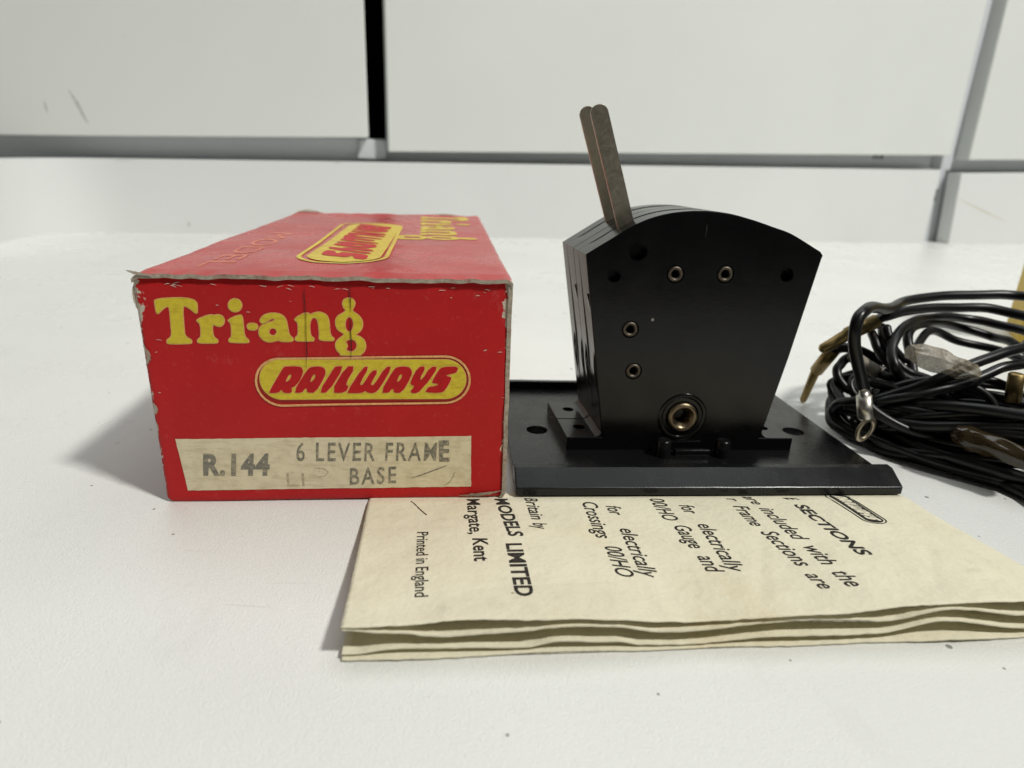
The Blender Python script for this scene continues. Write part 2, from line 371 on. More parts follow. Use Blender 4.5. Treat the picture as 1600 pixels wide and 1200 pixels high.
def m_wall(name, a, b, rough=.45):
    m = Mat(name)
    n = m.noise(.006, 4); st = m.noise(.03 / S, 5, .7, vec=m.scaled((.5, .5, 1.6)))
    c = m.mix(m.ramp(n, .35, .7), a, b)
    c = m.mix(m.math('MULTIPLY', m.ramp(st, .70, .80), .30), c, (.30, .30, .27))
    c = m.mix(m.math('MULTIPLY', m.specks(60, .03, .35), .5), c, (.2, .2, .18))
    m.bump(m.noise(.25, 3), .1, .4)
    return m.set(c, rough, spec=.4)

def m_card(name, red, edge_wear, rough=(.42, .58), spec=.28):
    """printed red card; edge_wear = (x0, x1, z0, z1, bite) in mm of the panel's outline, or None"""
    m = Mat(name); X, Y, Z = m.xyz()
    grain = m.noise(.9, 4, .65); blot = m.noise(.06, 4, .6); long = m.noise(1.2 / S, 4, .6, vec=m.scaled((.12, .12, 1.2)))
    c = m.mix(m.ramp(blot, .3, .75), red, (red[0] * .84, red[1] * .9, red[2]))
    c = m.mix(m.math('MULTIPLY', m.ramp(grain, .58, .8), .10), c, (.75, .35, .30))
    if edge_wear:
        x0, x1, z0, z1, bite, use = edge_wear
        second = Z if use == 'z' else Y
        d = m.math('MINIMUM', m.math('SUBTRACT', X, x0 * S), m.math('SUBTRACT', x1 * S, X))
        d2 = m.math('MINIMUM', m.math('SUBTRACT', second, z0 * S), m.math('SUBTRACT', z1 * S, second))
        n1 = m.math('MAXIMUM', m.ramp(m.noise(.22, 6, .75), .46, .74, -.15, bite), m.ramp(m.noise(.9, 4, .7), .5, .8, -.1, bite * .45))
        n1 = m.math('ADD', n1, m.math('MULTIPLY', m.ramp(m.noise(.55, 5, .7), .38, .62), m.ramp(Z, 27 * S, 42 * S, 0, 1.1))) if use == 'z' else n1
        n2 = m.ramp(m.noise(.35, 6, .75), .58, .80, -.2, bite * .45)
        w = m.math('MAXIMUM', m.math('LESS_THAN', d, m.math('MULTIPLY', n1, S)), m.math('LESS_THAN', d2, m.math('MULTIPLY', n2, S)))
        if use == 'y':                                   # rubbed, faded patches on the lid
            c = m.mix(m.ramp(m.noise(.045, 5, .65), .40, .72, 0, .55), c, (.36, .085, .085))
            c = m.mix(m.math('MULTIPLY', m.ramp(m.noise(.10, 6, .75), .60, .72), .5), c, (.20, .012, .02))
        else:
            c = m.mix(m.math('MULTIPLY', m.ramp(m.noise(.09, 6, .75), .60, .74), .45), c, (.62, .13, .13))
            c = m.mix(m.math('MULTIPLY', m.ramp(m.noise(.20 / S, 5, .7, vec=m.scaled((1.4, 1, .35))), .62, .72), .30), c, (.24, .008, .010))
        chips = m.math('MULTIPLY', m.specks(7, .05, .14), m.math('GREATER_THAN', m.noise(1.5, 3), .5))
        w = m.math('MAXIMUM', w, chips)
        c = m.mix(w, c, m.mix(grain, (.50, .42, .33), (.76, .68, .57)))
    m.bump(m.math('ADD', grain, m.math('MULTIPLY', long, .6)), .06, .5)
    return m.set(c, m.ramp(blot, .3, .7, *rough), spec=spec)

def m_flap(red):
    mat = m_card('red_card_front', red, (0.0, 65.45, 0.1, 43.9, 1.5, 'z'))
    m = Mat.__new__(Mat); m.m = mat; m.nt = mat.node_tree; m.b = m.nt.nodes['Principled BSDF']; m._c = None
    X, Y, Z = m.xyz(); src = m.b.inputs['Base Color'].links[0].from_socket
    wob = m.ramp(m.noise(.5, 4), .2, .8, -.15 * S, .15 * S)
    c = src
    for x, z0, z1, w in ((28.6, 27, 43.2, .10), (36.5, 29, 42.6, .13)):
        dx = m.math('ABSOLUTE', m.math('SUBTRACT', m.math('SUBTRACT', X, wob), x * S))
        on = m.math('MULTIPLY', m.math('LESS_THAN', dx, w * S), m.math('MULTIPLY', m.math('GREATER_THAN', Z, z0 * S), m.math('LESS_THAN', Z, z1 * S)))
        on = m.math('MULTIPLY', on, m.math('GREATER_THAN', m.noise(.45, 4), .45))
        c = m.mix(m.math('MULTIPLY', on, .55), c, (.10, .01, .01))
    m.link(c, m.b.inputs['Base Color']); return mat

def m_raw():
    m = Mat('grey_raw_cardboard'); n = m.noise(1.3, 5, .7); f = m.noise(2.2 / S, 4, .7, vec=m.scaled((.25, .25, 1.5)))
    c = m.mix(m.ramp(n, .3, .7), (.30, .25, .19), (.52, .46, .37)); c = m.mix(m.ramp(f, .55, .75), c, (.66, .61, .52)); c = m.mix(m.ramp(m.noise(.16, 5, .7), .52, .66, 0, .7), c, (.34, .09, .06)); c = m.mix(m.ramp(m.noise(.3, 4, .7), .56, .7, 0, .6), c, (.17, .14, .10))
    m.bump(m.math('ADD', n, f), .15, .7)
    return m.set(c, .9, spec=.2)

def m_ink(name, col_a, col_b, scale=.7, lo=.45, hi=.65, rough=.45, wipe=None, amount=0.0):
    m = Mat(name); n = m.noise(scale, 5, .65); c = m.mix(m.ramp(n, lo, hi), col_a, col_b)
    if wipe:
        streak = m.noise(.8 / S, 4, .7, vec=m.scaled((.25, 1, 1.4)))
        c = m.mix(m.math('MULTIPLY', m.ramp(streak, .50, .62), amount), c, wipe)
    m.bump(n, .05, .4)
    return m.set(c, rough, spec=.25)

def m_paper():
    m = Mat('cream_aged_paper'); a = m.noise(.05, 5, .6); b = m.noise(.7, 5, .65); f = m.noise(3, 3)
    c = m.mix(m.ramp(a, .3, .72), (.80, .755, .575), (.73, .68, .51))
    c = m.mix(m.math('MULTIPLY', m.ramp(b, .56, .80), .20), c, (.52, .45, .30))
    c = m.mix(m.math('MULTIPLY', m.ramp(m.noise(.16, 6, .72), .58, .72), .26), c, (.45, .41, .31))
    c = m.mix(m.math('MULTIPLY', m.ramp(m.noise(.028, 5, .6), .54, .72), .5), c, (.66, .53, .30))
    c = m.mix(m.math('MULTIPLY', m.specks(11, .045, .4), .6), c, (.16, .12, .07))
    m.bump(m.math('ADD', m.math('MULTIPLY', b, .6), m.math('MULTIPLY', m.noise(.12, 4), 3.0)), .35, .75)
    return m.set(c, .72, spec=.25, Subsurface_Weight=.0, Transmission_Weight=0.0)

def m_plastic(name, base=(.0035, .0035, .0037), rough=(.17, .27), scuff=.75):
    m = Mat(name); a = m.noise(.09, 5, .65); fine = m.noise(2.5, 3)
    dust = m.math('MULTIPLY', m.ramp(m.noise(.5, 6, .75), .66, .82), scuff * .10)
    scr = m.math('MULTIPLY', m.ramp(m.noise(.9 / S, 3, .6, vec=m.scaled((1.6, 1.6, .10))), .735, .755), scuff * .25)
    c = m.mix(m.math('MAXIMUM', dust, scr), base, (.40, .40, .37))
    c = m.mix(m.math('MULTIPLY', m.specks(8, .05, .20), .55), c, (.45, .44, .40))
    m.bump(m.math('ADD', fine, m.math('MULTIPLY', m.noise(.16, 3), 3.0)), .03, .35)
    return m.set(c, m.ramp(a, .3, .7, *rough), spec=.36)

def m_metal(name, a, b, rough=(.35, .55), scale=.5, metal=1.0):
    m = Mat(name); n = m.noise(scale, 5, .7)
    st = m.noise(1.4 / S, 3, .6, vec=m.scaled((1.6, 1.6, .12)))
    c = m.mix(m.ramp(n, .35, .68), a, b)
    m.bump(m.math('ADD', n, st), .03, .5)
    return m.set(c, m.ramp(n, .3, .7, *rough), metal, spec=.5)

def m_tape():
    m = Mat('old_brown_clear_tape'); n = m.noise(.35, 5, .65, dist=1.0); f = m.noise(1.2, 4)
    c = m.mix(m.ramp(n, .35, .65), (.16, .125, .075), (.46, .41, .31))
    m.bump(m.math('ADD', n, m.math('MULTIPLY', f, .4)), .8, .8)
    return m.set(c, m.ramp(f, .3, .7, .10, .3), spec=.7, Alpha=.66)

RED = (.55, .011, .012)
M = dict(
    table=m_table(),
    wall=m_wall('white_wall_panel', (.765, .785, .75), (.80, .82, .79)),
    wall_low=m_wall('white_lower_board', (.78, .79, .775), (.825, .835, .82)),
    backing=m_wall('grey_backing', (.58, .60, .625), (.63, .65, .675)),
    void=Mat('gap_shade_black').set((.003, .003, .003), 1.0, spec=.0),
    scuff=m_ink('grey_rub_mark', (.50, .49, .46), (.66, .66, .63), .4), tan_scuff=m_ink('tan_rub_mark', (.60, .53, .38), (.72, .68, .56), .3),
    mark=Mat('black_print').set((.03, .03, .03), .7),
    flap=m_flap(RED), card_top=m_card('red_card_top', RED, (0.0, 66.0, -.6, 126.5, 1.3, 'y'), (.22, .34), .5), card=m_card('red_card_side', RED, None), raw=m_raw(), faded=m_ink('faded_bare_card', (.55, .46, .40), (.44, .31, .27), .08, rough=.6),
    yellow=m_ink('yellow_ink', (.74, .60, .045), (.66, .50, .035), .8, wipe=(.50, .30, .03), amount=.35),
    yellow_top=m_ink('yellow_ink_worn', (.72, .56, .07), (.60, .42, .05), .8, wipe=(.45, .20, .06), amount=.45),
    halo=m_ink('orange_halo_ink', (.86, .47, .20), (.72, .33, .12), 1.5),
    red_ink=m_ink('red_ink', (.54, .010, .012), (.46, .008, .011), .5),
    brown_ink=m_ink('dark_red_ink', (.34, .022, .010), (.28, .016, .010), .5),
    label=m_ink('cream_label', (.80, .71, .49), (.70, .60, .40), .35, rough=.7, wipe=(.55, .46, .28), amount=.45),
    stamp=m_ink('grey_stamp_ink', (.17, .16, .125), (.42, .37, .26), 1.6, .42, .62, rough=.7),
    stamp_bold=m_ink('grey_bold_stamp_ink', (.20, .19, .155), (.34, .31, .23), 1.0, .45, .7, rough=.7, wipe=(.55, .46, .29), amount=.5),
    pencil=m_ink('faint_pencil', (.40, .34, .24), (.60, .50, .32), 1.8, .4, .6, rough=.7),
    emboss=m_ink('pale_red_print', (.72, .26, .16), (.56, .10, .07), 1.2),
    crack=Mat('dark_crack').set((.045, .012, .008), .8), flake=m_ink('pale_flake', (.74, .52, .44), (.60, .30, .26), 1.5),
    paper=m_paper(), black_ink=m_ink('black_ink', (.018, .016, .013), (.05, .043, .034), 1.6, rough=.6),
    plastic=m_plastic('black_plastic'), plastic_base=m_plastic('black_base_plastic', (.0055, .0057, .006), (.22, .34), .6),
    steel=m_metal('dull_brown_steel', (.42, .38, .295), (.47, .425, .34), (.36, .46), 1.4),
    eyelet=m_metal('tarnished_eyelet', (.105, .09, .072), (.18, .152, .12), (.4, .6), 1.6),
    bush=m_metal('worn_brass_bush', (.20, .155, .10), (.33, .26, .17), (.28, .48), .8),
    brass=m_metal('dull_brass_pin', (.26, .185, .075), (.38, .28, .125), (.36, .58), .4),
    silver=m_metal('tinned_ferrule', (.55, .52, .45), (.72, .69, .62), (.25, .5), .6),
    ringm=m_metal('tarnished_ring', (.30, .25, .17), (.46, .40, .29), (.3, .5), .7),
    wire=m_plastic('black_wire', (.005, .005, .0052), (.28, .46), .5),
    sleeve=m_ink('grey_sleeve', (.24, .215, .175), (.36, .32, .26), .6, rough=.5),
    tape=m_tape(), dark_tape=Mat('dark_brown_clear_tape').set((.045, .030, .012), .12, spec=.8, Alpha=.62),
    yellow_card=m_ink('yellow_card', (.66, .47, .09), (.58, .40, .07), .2, rough=.6),
    hair=Mat('dark_hair').set((.05, .025, .015), .6),
)

# ================================================================ SETTING
# table top: one thick board the objects stand on, long enough to run under the wall boards
tv, tf = box_geo(-900, 1100, -45, 900, -28, 0)
tag(obj('tabletop', tv, tf, M['table']), kind='structure')

# the panelled back of the bench
WO, WV = Vector((-309.0, 508.6, 0)), Vector((math.cos(math.radians(15.538)), math.sin(math.radians(15.538)), 0))
WN = Vector((-WV.y, WV.x, 0))                                   # pointing away from the table
wall = tag(empty('back_wall', (0, 0, 0)), kind='structure')
def wall_quad(name, q, d0, d1, mat, bev=1.2):
    """q: four (along, height) corners bl, br, tr, tl in mm; d0..d1 depth behind the face line"""
    P = lambda u, z, d: tuple(WO + WV * u + WN * d + Vector((0, 0, z)))
    v = [P(u, z, d0) for u, z in q] + [P(u, z, d1) for u, z in q]
    f = [(0, 1, 2, 3), (7, 6, 5, 4), (0, 4, 5, 1), (1, 5, 6, 2), (2, 6, 7, 3), (3, 7, 4, 0)]
    o = fix_normals(obj(name, v, f, mat, wall))
    if bev: bevel(o, bev, 3)
    return o
wall_quad('panel', [(-330, 56.0), (190.6, 78.3), (187.5, 460), (-330, 440)], 0, 17, M['wall'])
wall_quad('panel', [(206.1, 68.2), (781, 89.8), (776.5, 470), (202.6, 470)], -1.5, 17, M['wall'])
wall_quad('panel', [(806.5, 86.4), (1300, 107), (1296, 470), (799, 470)], -1.5, 17, M['wall'])
wall_quad('panel', [(808.3, -6), (1300, -6), (1300, 94), (801, 72.8)], -2.0, 15, M['wall_low'])
wall_quad('backing_board', [(-330, -4), (190.6, -4), (190.6, 77.8), (-330, 62)], 19, 25, M['backing'], 0)
wall_quad('backing_board', [(206.3, -4), (1300, -4), (1300, 470), (206.3, 470)], 19.2, 25, M['backing'], 0)
wall_quad('backing_board', [(190.8, -4), (206.0, -4), (206.0, 78.2), (190.8, 78.0)], 19, 25, M['backing'], 0)
wall_quad('gap_shade_back', [(150, 60), (250, 60), (250, 470), (150, 470)], 70, 74, M['void'], 0)  # added black sheets, their colour standing in for deep shade in the gap
wall_quad('gap_shade_side', [(186, 79.0), (187.4, 79.0), (187.4, 470), (186, 470)], 17.2, 70, M['void'], 0)
wall_quad('gap_shade_side', [(206.4, 79.0), (207.6, 79.0), (207.6, 470), (206.4, 470)], 25.2, 70, M['void'], 0)
wall_quad('bracket', [(181, 61.5), (205.8, 61.5), (205.8, 77.6), (184, 77.0)], 14, 18.9, M['backing'], 1.5)
wall_quad('upright', [(780.5, 76), (793, 76), (793, 470), (780.5, 470)], 6, 19, M['backing'], 0)
for (u, z, w_, h_) in ((704, 83.2, 2.0, 3.8), (708, 83.4, 2.6, 3.2), (713, 83.6, 3.0, 4.0)):
    wall_quad('printed_mark', [(u, z), (u + w_, z), (u + w_, z + h_), (u, z + h_)], 18.9, 19.1, M['mark'], 0)
for (u, z, w_, h_) in ((794, 52.5, 4.0, 3.0), (794.6, 48.0, 2.4, 3.2), (794, 44.2, 4.2, 2.4)):
    wall_quad('printed_mark', [(u, z), (u + w_, z), (u + w_, z + h_), (u, z + h_)], 18.9, 19.1, M['mark'], 0)
# low board returning towards the viewer at the left end
a_ = WO + WV * 8.0 - WN * 2.0; c_ = WO + WV * -52.0 - WN * 2.0; e_ = Vector((-318.0, 340.0, 0))
path = [WO + WV * uu - WN * 2.0 for uu in (772.8, 600, 400, 250, 120, 50)]; n_str = len(path)
for k in range(25):
    t = k / 24; path.append(a_ * (1 - t) ** 2 + c_ * (2 * t * (1 - t)) + (c_ + (e_ - c_) * .38) * t * t)
path.append(e_)
sv, sf = [], []
for k, p in enumerate(path):
    q = path[min(k + 1, len(path) - 1)] - path[max(k - 1, 0)]; nrm = Vector((q.y, -q.x, 0)).normalized()
    zt = 54.6 + (75.3 - 54.6) * ((p - a_).dot(WV) / 764.8) if k < n_str else 54.6 - 2.6 * min(1, (k - n_str) / 20)
    for d in (0, 14):
        for z in (-6, zt): sv.append(tuple(p + nrm * d * (1 if nrm.y > 0 or nrm.x < 0 else -1) + Vector((0, 0, z))))
n4 = len(path)
for k in range(n4 - 1):
    o4 = 4 * k
    sf += [(o4, o4 + 1, o4 + 5, o4 + 4), (o4 + 2, o4 + 6, o4 + 7, o4 + 3), (o4 + 1, o4 + 3, o4 + 7, o4 + 5), (o4, o4 + 4, o4 + 6, o4 + 2)]
sf += [(0, 2, 3, 1), (4 * n4 - 4, 4 * n4 - 3, 4 * n4 - 1, 4 * n4 - 2)]
pn = fix_normals(obj('panel', sv, sf, M['wall_low'], wall, smooth=True)); pn.modifiers.new('edge', 'EDGE_SPLIT').split_angle = math.radians(50)
# old rub marks on the boards
def scuff(pts, w, d, mat):
    P = lambda u, z, dd: tuple(WO + WV * u + WN * dd + Vector((0, 0, z))); V = []; F = []; n = len(pts)
    for i, (u, z) in enumerate(pts):
        k = w * (.25 + .75 * math.sin(math.pi * i / (n - 1)))
        for s_ in (-1, 1): V += [P(u + k * s_, z + k * .25 * s_, d), P(u + k * s_, z + k * .25 * s_, d + .25)]
    for i in range(n - 1):
        o4 = 4 * i; F += [(o4, o4 + 2, o4 + 6, o4 + 4), (o4 + 1, o4 + 5, o4 + 7, o4 + 3), (o4, o4 + 4, o4 + 5, o4 + 1), (o4 + 2, o4 + 3, o4 + 7, o4 + 6)]
    return obj('rub_mark', V, F, mat, wall)
scuff([(-20, 100), (-17.5, 95), (-15.5, 90), (-13.5, 84), (-11, 78)], 1.2, -.12, M['scuff'])
scuff([(-37, 92), (-36.4, 88), (-36, 84)], .7, -.12, M['scuff'])
scuff([(3, 53.2), (7, 53.0), (12, 53.5), (16, 53.9)], .8, -2.12, M['scuff'])
scuff([(163, 58.6), (166, 58.0), (169, 58.6)], 1.0, -2.12, M['scuff'])
scuff([(49, 9), (49.3, 7), (49.2, 5)], .9, -2.12, M['scuff'])
scuff([(806, 47), (822, 42), (840, 36.5), (858, 31), (880, 25)], 1.0, -2.12, M['tan_scuff'])

# ================================================================ RED CARTON
BW, BH, BL = 66.0, 44.9, 126.0
carton = empty('cardboard_carton', (-65.86, 110.0, 0), (0, math.radians(-0.5), math.radians(6.24)))
tag(carton, 'worn red cardboard carton with yellow lettering and cream stamped label on its end', 'box')

def nz(x, y, z=0.0): return noise.noise(Vector((x, y, z)))
def card_panel(name, P, nu, nv, th, mat, parent):
    """P(u, v) -> (outer point, inward unit normal); the four rims are raw board"""
    V = []; F = []; K = []
    for side in (0, 1):
        for i in range(nu + 1):
            for j in range(nv + 1):
                p, n = P(i / nu, j / nv); p = Vector(p) + Vector(n) * (th * side); V.append(tuple(p))
    idx = lambda s, i, j: s * (nu + 1) * (nv + 1) + i * (nv + 1) + j
    for i in range(nu):
        for j in range(nv):
            F.append((idx(0, i, j), idx(0, i + 1, j), idx(0, i + 1, j + 1), idx(0, i, j + 1))); K.append(0)
            F.append((idx(1, i, j), idx(1, i, j + 1), idx(1, i + 1, j + 1), idx(1, i + 1, j))); K.append(1)
    for i in range(nu):
        for j in (0, nv): F.append((idx(0, i, j), idx(0, i + 1, j), idx(1, i + 1, j), idx(1, i, j))); K.append(1)
    for j in range(nv):
        for i in (0, nu): F.append((idx(0, i, j), idx(0, i, j + 1), idx(1, i, j + 1), idx(1, i, j))); K.append(1)
    o = obj(name, V, F, [mat, M['raw']], parent, fmat=K); fix_normals(o)
    return o

def lid_z(x, y):
    """shape of the card lid: nearly flat, edges worn down, far end a little ragged"""
    z = BH + .28 * nz(x * .05, y * .03, 2) + .10 * nz(x * .25, y * .2, 5)
    e = min(x, BW - x); z -= .9 * max(0, 1 - e / 1.6) ** 2
    if y > BL - 6: z += .5 * ((y - (BL - 6)) / 6) ** 2 * (.6 + nz(x * .15, 3.3))
    return z
def lid_P(u, v):
    x = u * BW; jag = .30 * nz(x * .30, .5) + .16 * nz(x * 1.3, 9)
    y = -.45 - jag * .6 + v * (BL + .4 + 1.2 * max(0, nz(x * .2, 44)))
    droop = .25 * max(0, 1 - y / 3.0) * (1 + nz(x * .35, 7.7))
    return (x, y, lid_z(x, y) - droop), (0, 0, -1)
lid = card_panel('lid_panel', lid_P, 110, 70, .72, M['card_top'], carton)
left_side = card_panel('side_panel', lambda u, v: ((.05 + .12 * nz(v * 9, 1, u * 6) + .35 * (1 - min(1, v * BH / 1.2)) ** 2, 1.0 + u * (BL - 1.0), .02 + v * (BH - .95)), (1, 0, 0)), 30, 60, .8, M['card'], carton)
right_side = card_panel('side_panel', lambda u, v: ((BW - .05 + .10 * nz(v * 9, 8, u * 6) - .55 * (1 - min(1, v * BH / 1.8)) ** 2, -.25 + .18 * nz(v * 22, 6) + u * BL, .02 + v * (BH - .95)), (-1, 0, 0)), 30, 60, .8, M['faded'], carton)
card_panel('bottom_panel', lambda u, v: ((.9 + u * (BW - 1.8), .3 + v * (BL - .6), .06), (0, 0, 1)), 4, 4, .8, M['card'], carton)
card_panel('end_flap', lambda u, v: ((.9 + u * (BW - 1.8), BL - .3, .9 + v * (BH - 1.9)), (0, -1, 0)), 4, 4, .8, M['card'], carton)
def flap_P(u, v):
    x = .02 + u * (BW - .62); z = .12 + v * (BH - 1.05)
    c = (1 - min(1, min(x, 66 - x) / 1.3)) * (1 - min(1, z / 1.3))          # rounded lower corners
    return (x, .28 * max(0, 1 - z / 1.2) ** 2 + .35 * max(0, 1 - (BH - 1.05 - z) / 1.4) ** 2 + .3 * max(0, 1 - min(x, 65.5 - x) / .8) ** 2 + .22 * nz(x * .05, z * .06, 12), z + .8 * c * c), (0, 1, 0)
flap = card_panel('end_flap', flap_P, 132, 90, .8, M['flap'], carton)
tag(flap, 'red front end flap printed with yellow logo and cream label')

# torn paper at the lid's corners
def scrap(path, side, w, seed):
    """ragged flake of torn card: a strip along path, uneven in width, with a little thickness"""
    P = catmull(path, 6); sd = Vector(side).normalized(); V = []; F = []; n = len(P)
    for i, p in enumerate(P):
        k = math.sin(math.pi * (i + .3) / (n - .4)); a_ = w * k * (.65 + .6 * nz(i * .9, seed)); b_ = w * k * (.65 + .6 * nz(i * 1.1, seed + 9))
        up = Vector((0, -.5, .5)) * .22
        V += [p + sd * a_, p - sd * b_, p - sd * b_ + up, p + sd * a_ + up]
    for i in range(n - 1):
        for k in range(4): F.append((4 * i + k, 4 * i + (k + 1) % 4, 4 * i + 4 + (k + 1) % 4, 4 * i + 4 + k))
    F += [(0, 1, 2, 3), tuple(4 * (n - 1) + k for k in (3, 2, 1, 0))]
    return fix_normals(obj('torn_paper', V, F, M['raw'], carton))
scrap([(3.8, -.5, 44.2), (2.0, -.6, 44.5), (.6, -.6, 44.75), (-.5, -.5, 45.1)], (0, .3, 1), .35, 1)
scrap([(.0, .5, 42.6), (-.25, .4, 41.2), (-.2, .4, 39.4), (.05, .5, 37.6)], (.5, 1, 0), .45, 2)
scrap([(.2, BL - 2.5, 44.6), (2.5, BL - .8, 45.5), (6, BL - .2, 45.6), (10.5, BL + .1, 44.8)], (.1, 1, .5), 1.0, 3)
scrap([(46, BL - .2, 44.9), (50, BL + .3, 45.4), (55, BL + .3, 45.5), (60, BL - .1, 44.8)], (0, 1, .35), .8, 4)
scrap([(56.5, -.05, .45), (59.5, -.25, .7), (62.5, -.25, .95), (65.3, -.1, 1.5)], (0, -.2, 1), .55, 5)
scrap([(.1, -.02, 27.9), (.7, -.08, 29.0), (.75, -.08, 30.3), (.15, -.02, 31.6)], (1, 0, .1), .55, 6)
scrap([(.1, -.02, 18.2), (.6, -.08, 19.0), (.55, -.08, 20.0), (.1, -.02, 20.8)], (1, 0, .1), .45, 7)

# ---- print on the end flap
def flap_y(x, z): return .22 * nz(x * .05, z * .06, 12)
def front3(lay): return lambda x, z: (x, flap_y(x, z) - .03 - .035 * lay, z)
TRI = [[chaikin([tuple(p) for p in r], 2) for r in g] for g in D['TRI']]
RAILW = [[chaikin([tuple(p) for p in r], 1) for r in g] for g in D['RAIL']]
def stadium(q, inset=0.0, n=14):
    bl, br, tr, tl = [Vector(p) for p in q]; ring = []
    r_ = ((tl - bl).length) / 2 - inset
    for (c0, c1), a0 in (((br, tr), -90), ((tl, bl), 90)):
        mid = (c0 + c1) / 2; axis = (c1 - c0).normalized(); out = Vector((axis.y, -axis.x)); R0 = (c1 - c0).length / 2
        cen = mid - out * R0
        for k in range(n + 1):
            a = math.radians(-90 + 180 * k / n); ring.append(tuple(cen + out * (r_ * math.cos(a)) + axis * (r_ * math.sin(a))))
    return ring
def strip_stadium(q, inset, to3d, n=60, m=5):
    """the same rounded bar as a fine grid, for sheets that are not flat"""
    bl, br, tr, tl = [Vector(p) for p in q]; h0 = (tl - bl).length / 2; r_ = h0 - inset
    xl, xr = (bl.x + tl.x) / 2 + inset, (br.x + tr.x) / 2 - inset; zc0, zc1 = (bl.y + tl.y) / 2, (br.y + tr.y) / 2
    V = []; F = []
    for i in range(n + 1):
        t = i / n; t = .5 - .5 * math.cos(math.pi * t); x = xl + (xr - xl) * t; e = min(x - xl, xr - x)
        hh = r_ if e >= r_ else math.sqrt(max(0, r_ * r_ - (r_ - e) ** 2)); zc = zc0 + (zc1 - zc0) * t
        for k in range(m + 1): V.append(to3d(x, zc - hh + 2 * hh * k / m))
    for i in range(n):
        for k in range(m): F.append((i * (m + 1) + k, (i + 1) * (m + 1) + k, (i + 1) * (m + 1) + k + 1, i * (m + 1) + k + 1))
    return V, F
def dense(ring, n=6):
    out = []
    for a, b in zip(ring, ring[1:] + ring[:1]):
        for k in range(n): out.append((a[0] + (b[0] - a[0]) * k / n, a[1] + (b[1] - a[1]) * k / n))
    return out
def grown(shapes, d): return [[offset(r, d if i == 0 else -d) for i, r in enumerate(g)] for g in shapes]
def printed(name, shapes, to3d, mat, parent):
    v, f = fill2d(shapes, to3d); return obj(name, v, f, mat, parent)
printed('logo_lettering_outline', grown(TRI, .11), front3(1), M['halo'], flap)
printed('logo_lettering', grown(TRI, -.04), front3(2), M['yellow'], flap)
printed('capsule_border', [[dense(stadium(D['CAP'])), dense(stadium(D['CAP'], .42))]], front3(3), M['halo'], flap)
obj('capsule_band', *strip_stadium(D['CAP'], .40, front3(1)), M['brown_ink'], flap)
obj('capsule_plate_outline', *strip_stadium(D['CAPIN'], -.10, front3(2)), M['halo'], flap)
obj('capsule_plate', *strip_stadium(D['CAPIN'], 0, front3(3)), M['yellow'], flap)
printed('capsule_lettering_outline', grown(RAILW, .12), front3(4), M['halo'], flap)
printed('capsule_lettering', RAILW, front3(5), M['red_ink'], flap)
lq = [tuple(p) for p in D['LABEL']]
V = []; F = []; nx, nzz = 56, 14
bl_, br_, tr_, tl_ = [Vector(p) for p in lq]
for i in range(nx + 1):
    for k in range(nzz + 1):
        p = (bl_ * (1 - i / nx) + br_ * (i / nx)) * (1 - k / nzz) + (tl_ * (1 - i / nx) + tr_ * (i / nx)) * (k / nzz)
        e = .10 if (i in (0, nx) or k in (0, nzz)) else 0
        V.append(front3(1)(p.x + e * nz(p.x * 1.1, p.y * 1.1, 3), p.y + e * nz(p.x * 1.1, p.y * 1.1, 8)))
for i in range(nx):
    for k in range(nzz): F.append((i * (nzz + 1) + k, (i + 1) * (nzz + 1) + k, (i + 1) * (nzz + 1) + k + 1, i * (nzz + 1) + k + 1))
obj('printed_label', V, F, M['label'], flap)
def stamp(body, p0, p1, p2, mat, bold, lay=2, rag=.07, space=1.0):
    v2, f = text_geo(body, 0, bold, space)
    p0, p1, p2 = Vector(p0), Vector(p1), Vector(p2); V = []
    for x, y in v2:
        q = p0 + (p1 - p0) * x + (p2 - p0) * y
        V.append((q.x + rag * nz(q.x * 2.3, q.y * 2.3, 1), flap_y(q.x, q.y) - .03 - .035 * lay, q.y + rag * nz(q.x * 2.3, q.y * 2.3, 6)))
    obj('stamped_text', V, f, mat, flap)
stamp('R.144', *D['R144'], M['stamp_bold'], .045, space=1.12)
stamp('6 LEVER FRAME', *D['LEVER'], M['stamp'], .012, space=1.22)
stamp('BASE', *D['BASE'], M['stamp'], .014, space=1.25)
stamp('E', (52.55, 8.3), (54.55, 8.3), (52.5, 12.75), M['stamp'], .02, 3)
stamp('LI', (22.9, 3.1), (26.2, 3.1), (22.9, 6.0), M['pencil'], -.012)
def stroke(name, pts, w, lay, mat):
    P = [Vector(p) for p in pts]; V = []; F = []
    for i, p in enumerate(P):
        t = (P[min(i + 1, len(P) - 1)] - P[max(i - 1, 0)]).normalized(); n = Vector((-t.y, t.x)) * w * (1 if 0 < i < len(P) - 1 else .35)
        V += [(p.x + n.x, flap_y(p.x, p.y) - .03 - .035 * lay, p.y + n.y), (p.x - n.x, flap_y(p.x, p.y) - .03 - .035 * lay, p.y - n.y)]
    for i in range(len(P) - 1): F.append((2 * i, 2 * i + 1, 2 * i + 3, 2 * i + 2))
    return obj(name, V, F, mat, flap)
stroke('pencil_stroke', [(46.9, 4.6), (48.8, 5.2), (50.6, 5.9), (52.3, 6.6), (54.1, 7.3)], .13, 2, M['stamp'])
stroke('pencil_stroke', [(28.2, 5.4), (29.0, 5.1), (30.2, 5.3), (30.9, 6.1), (30.2, 6.8), (29.0, 7.0), (28.2, 6.9)], .07, 2, M['pencil'])
stroke('pencil_stroke', [(29.3, 7.3), (29.2, 6.1)], .07, 3, M['pencil'])
stroke('pencil_stroke', [(53.6, 2.9), (54.6, 3.6), (55.3, 4.8), (55.6, 5.8)], .16, 2, M['pencil'])

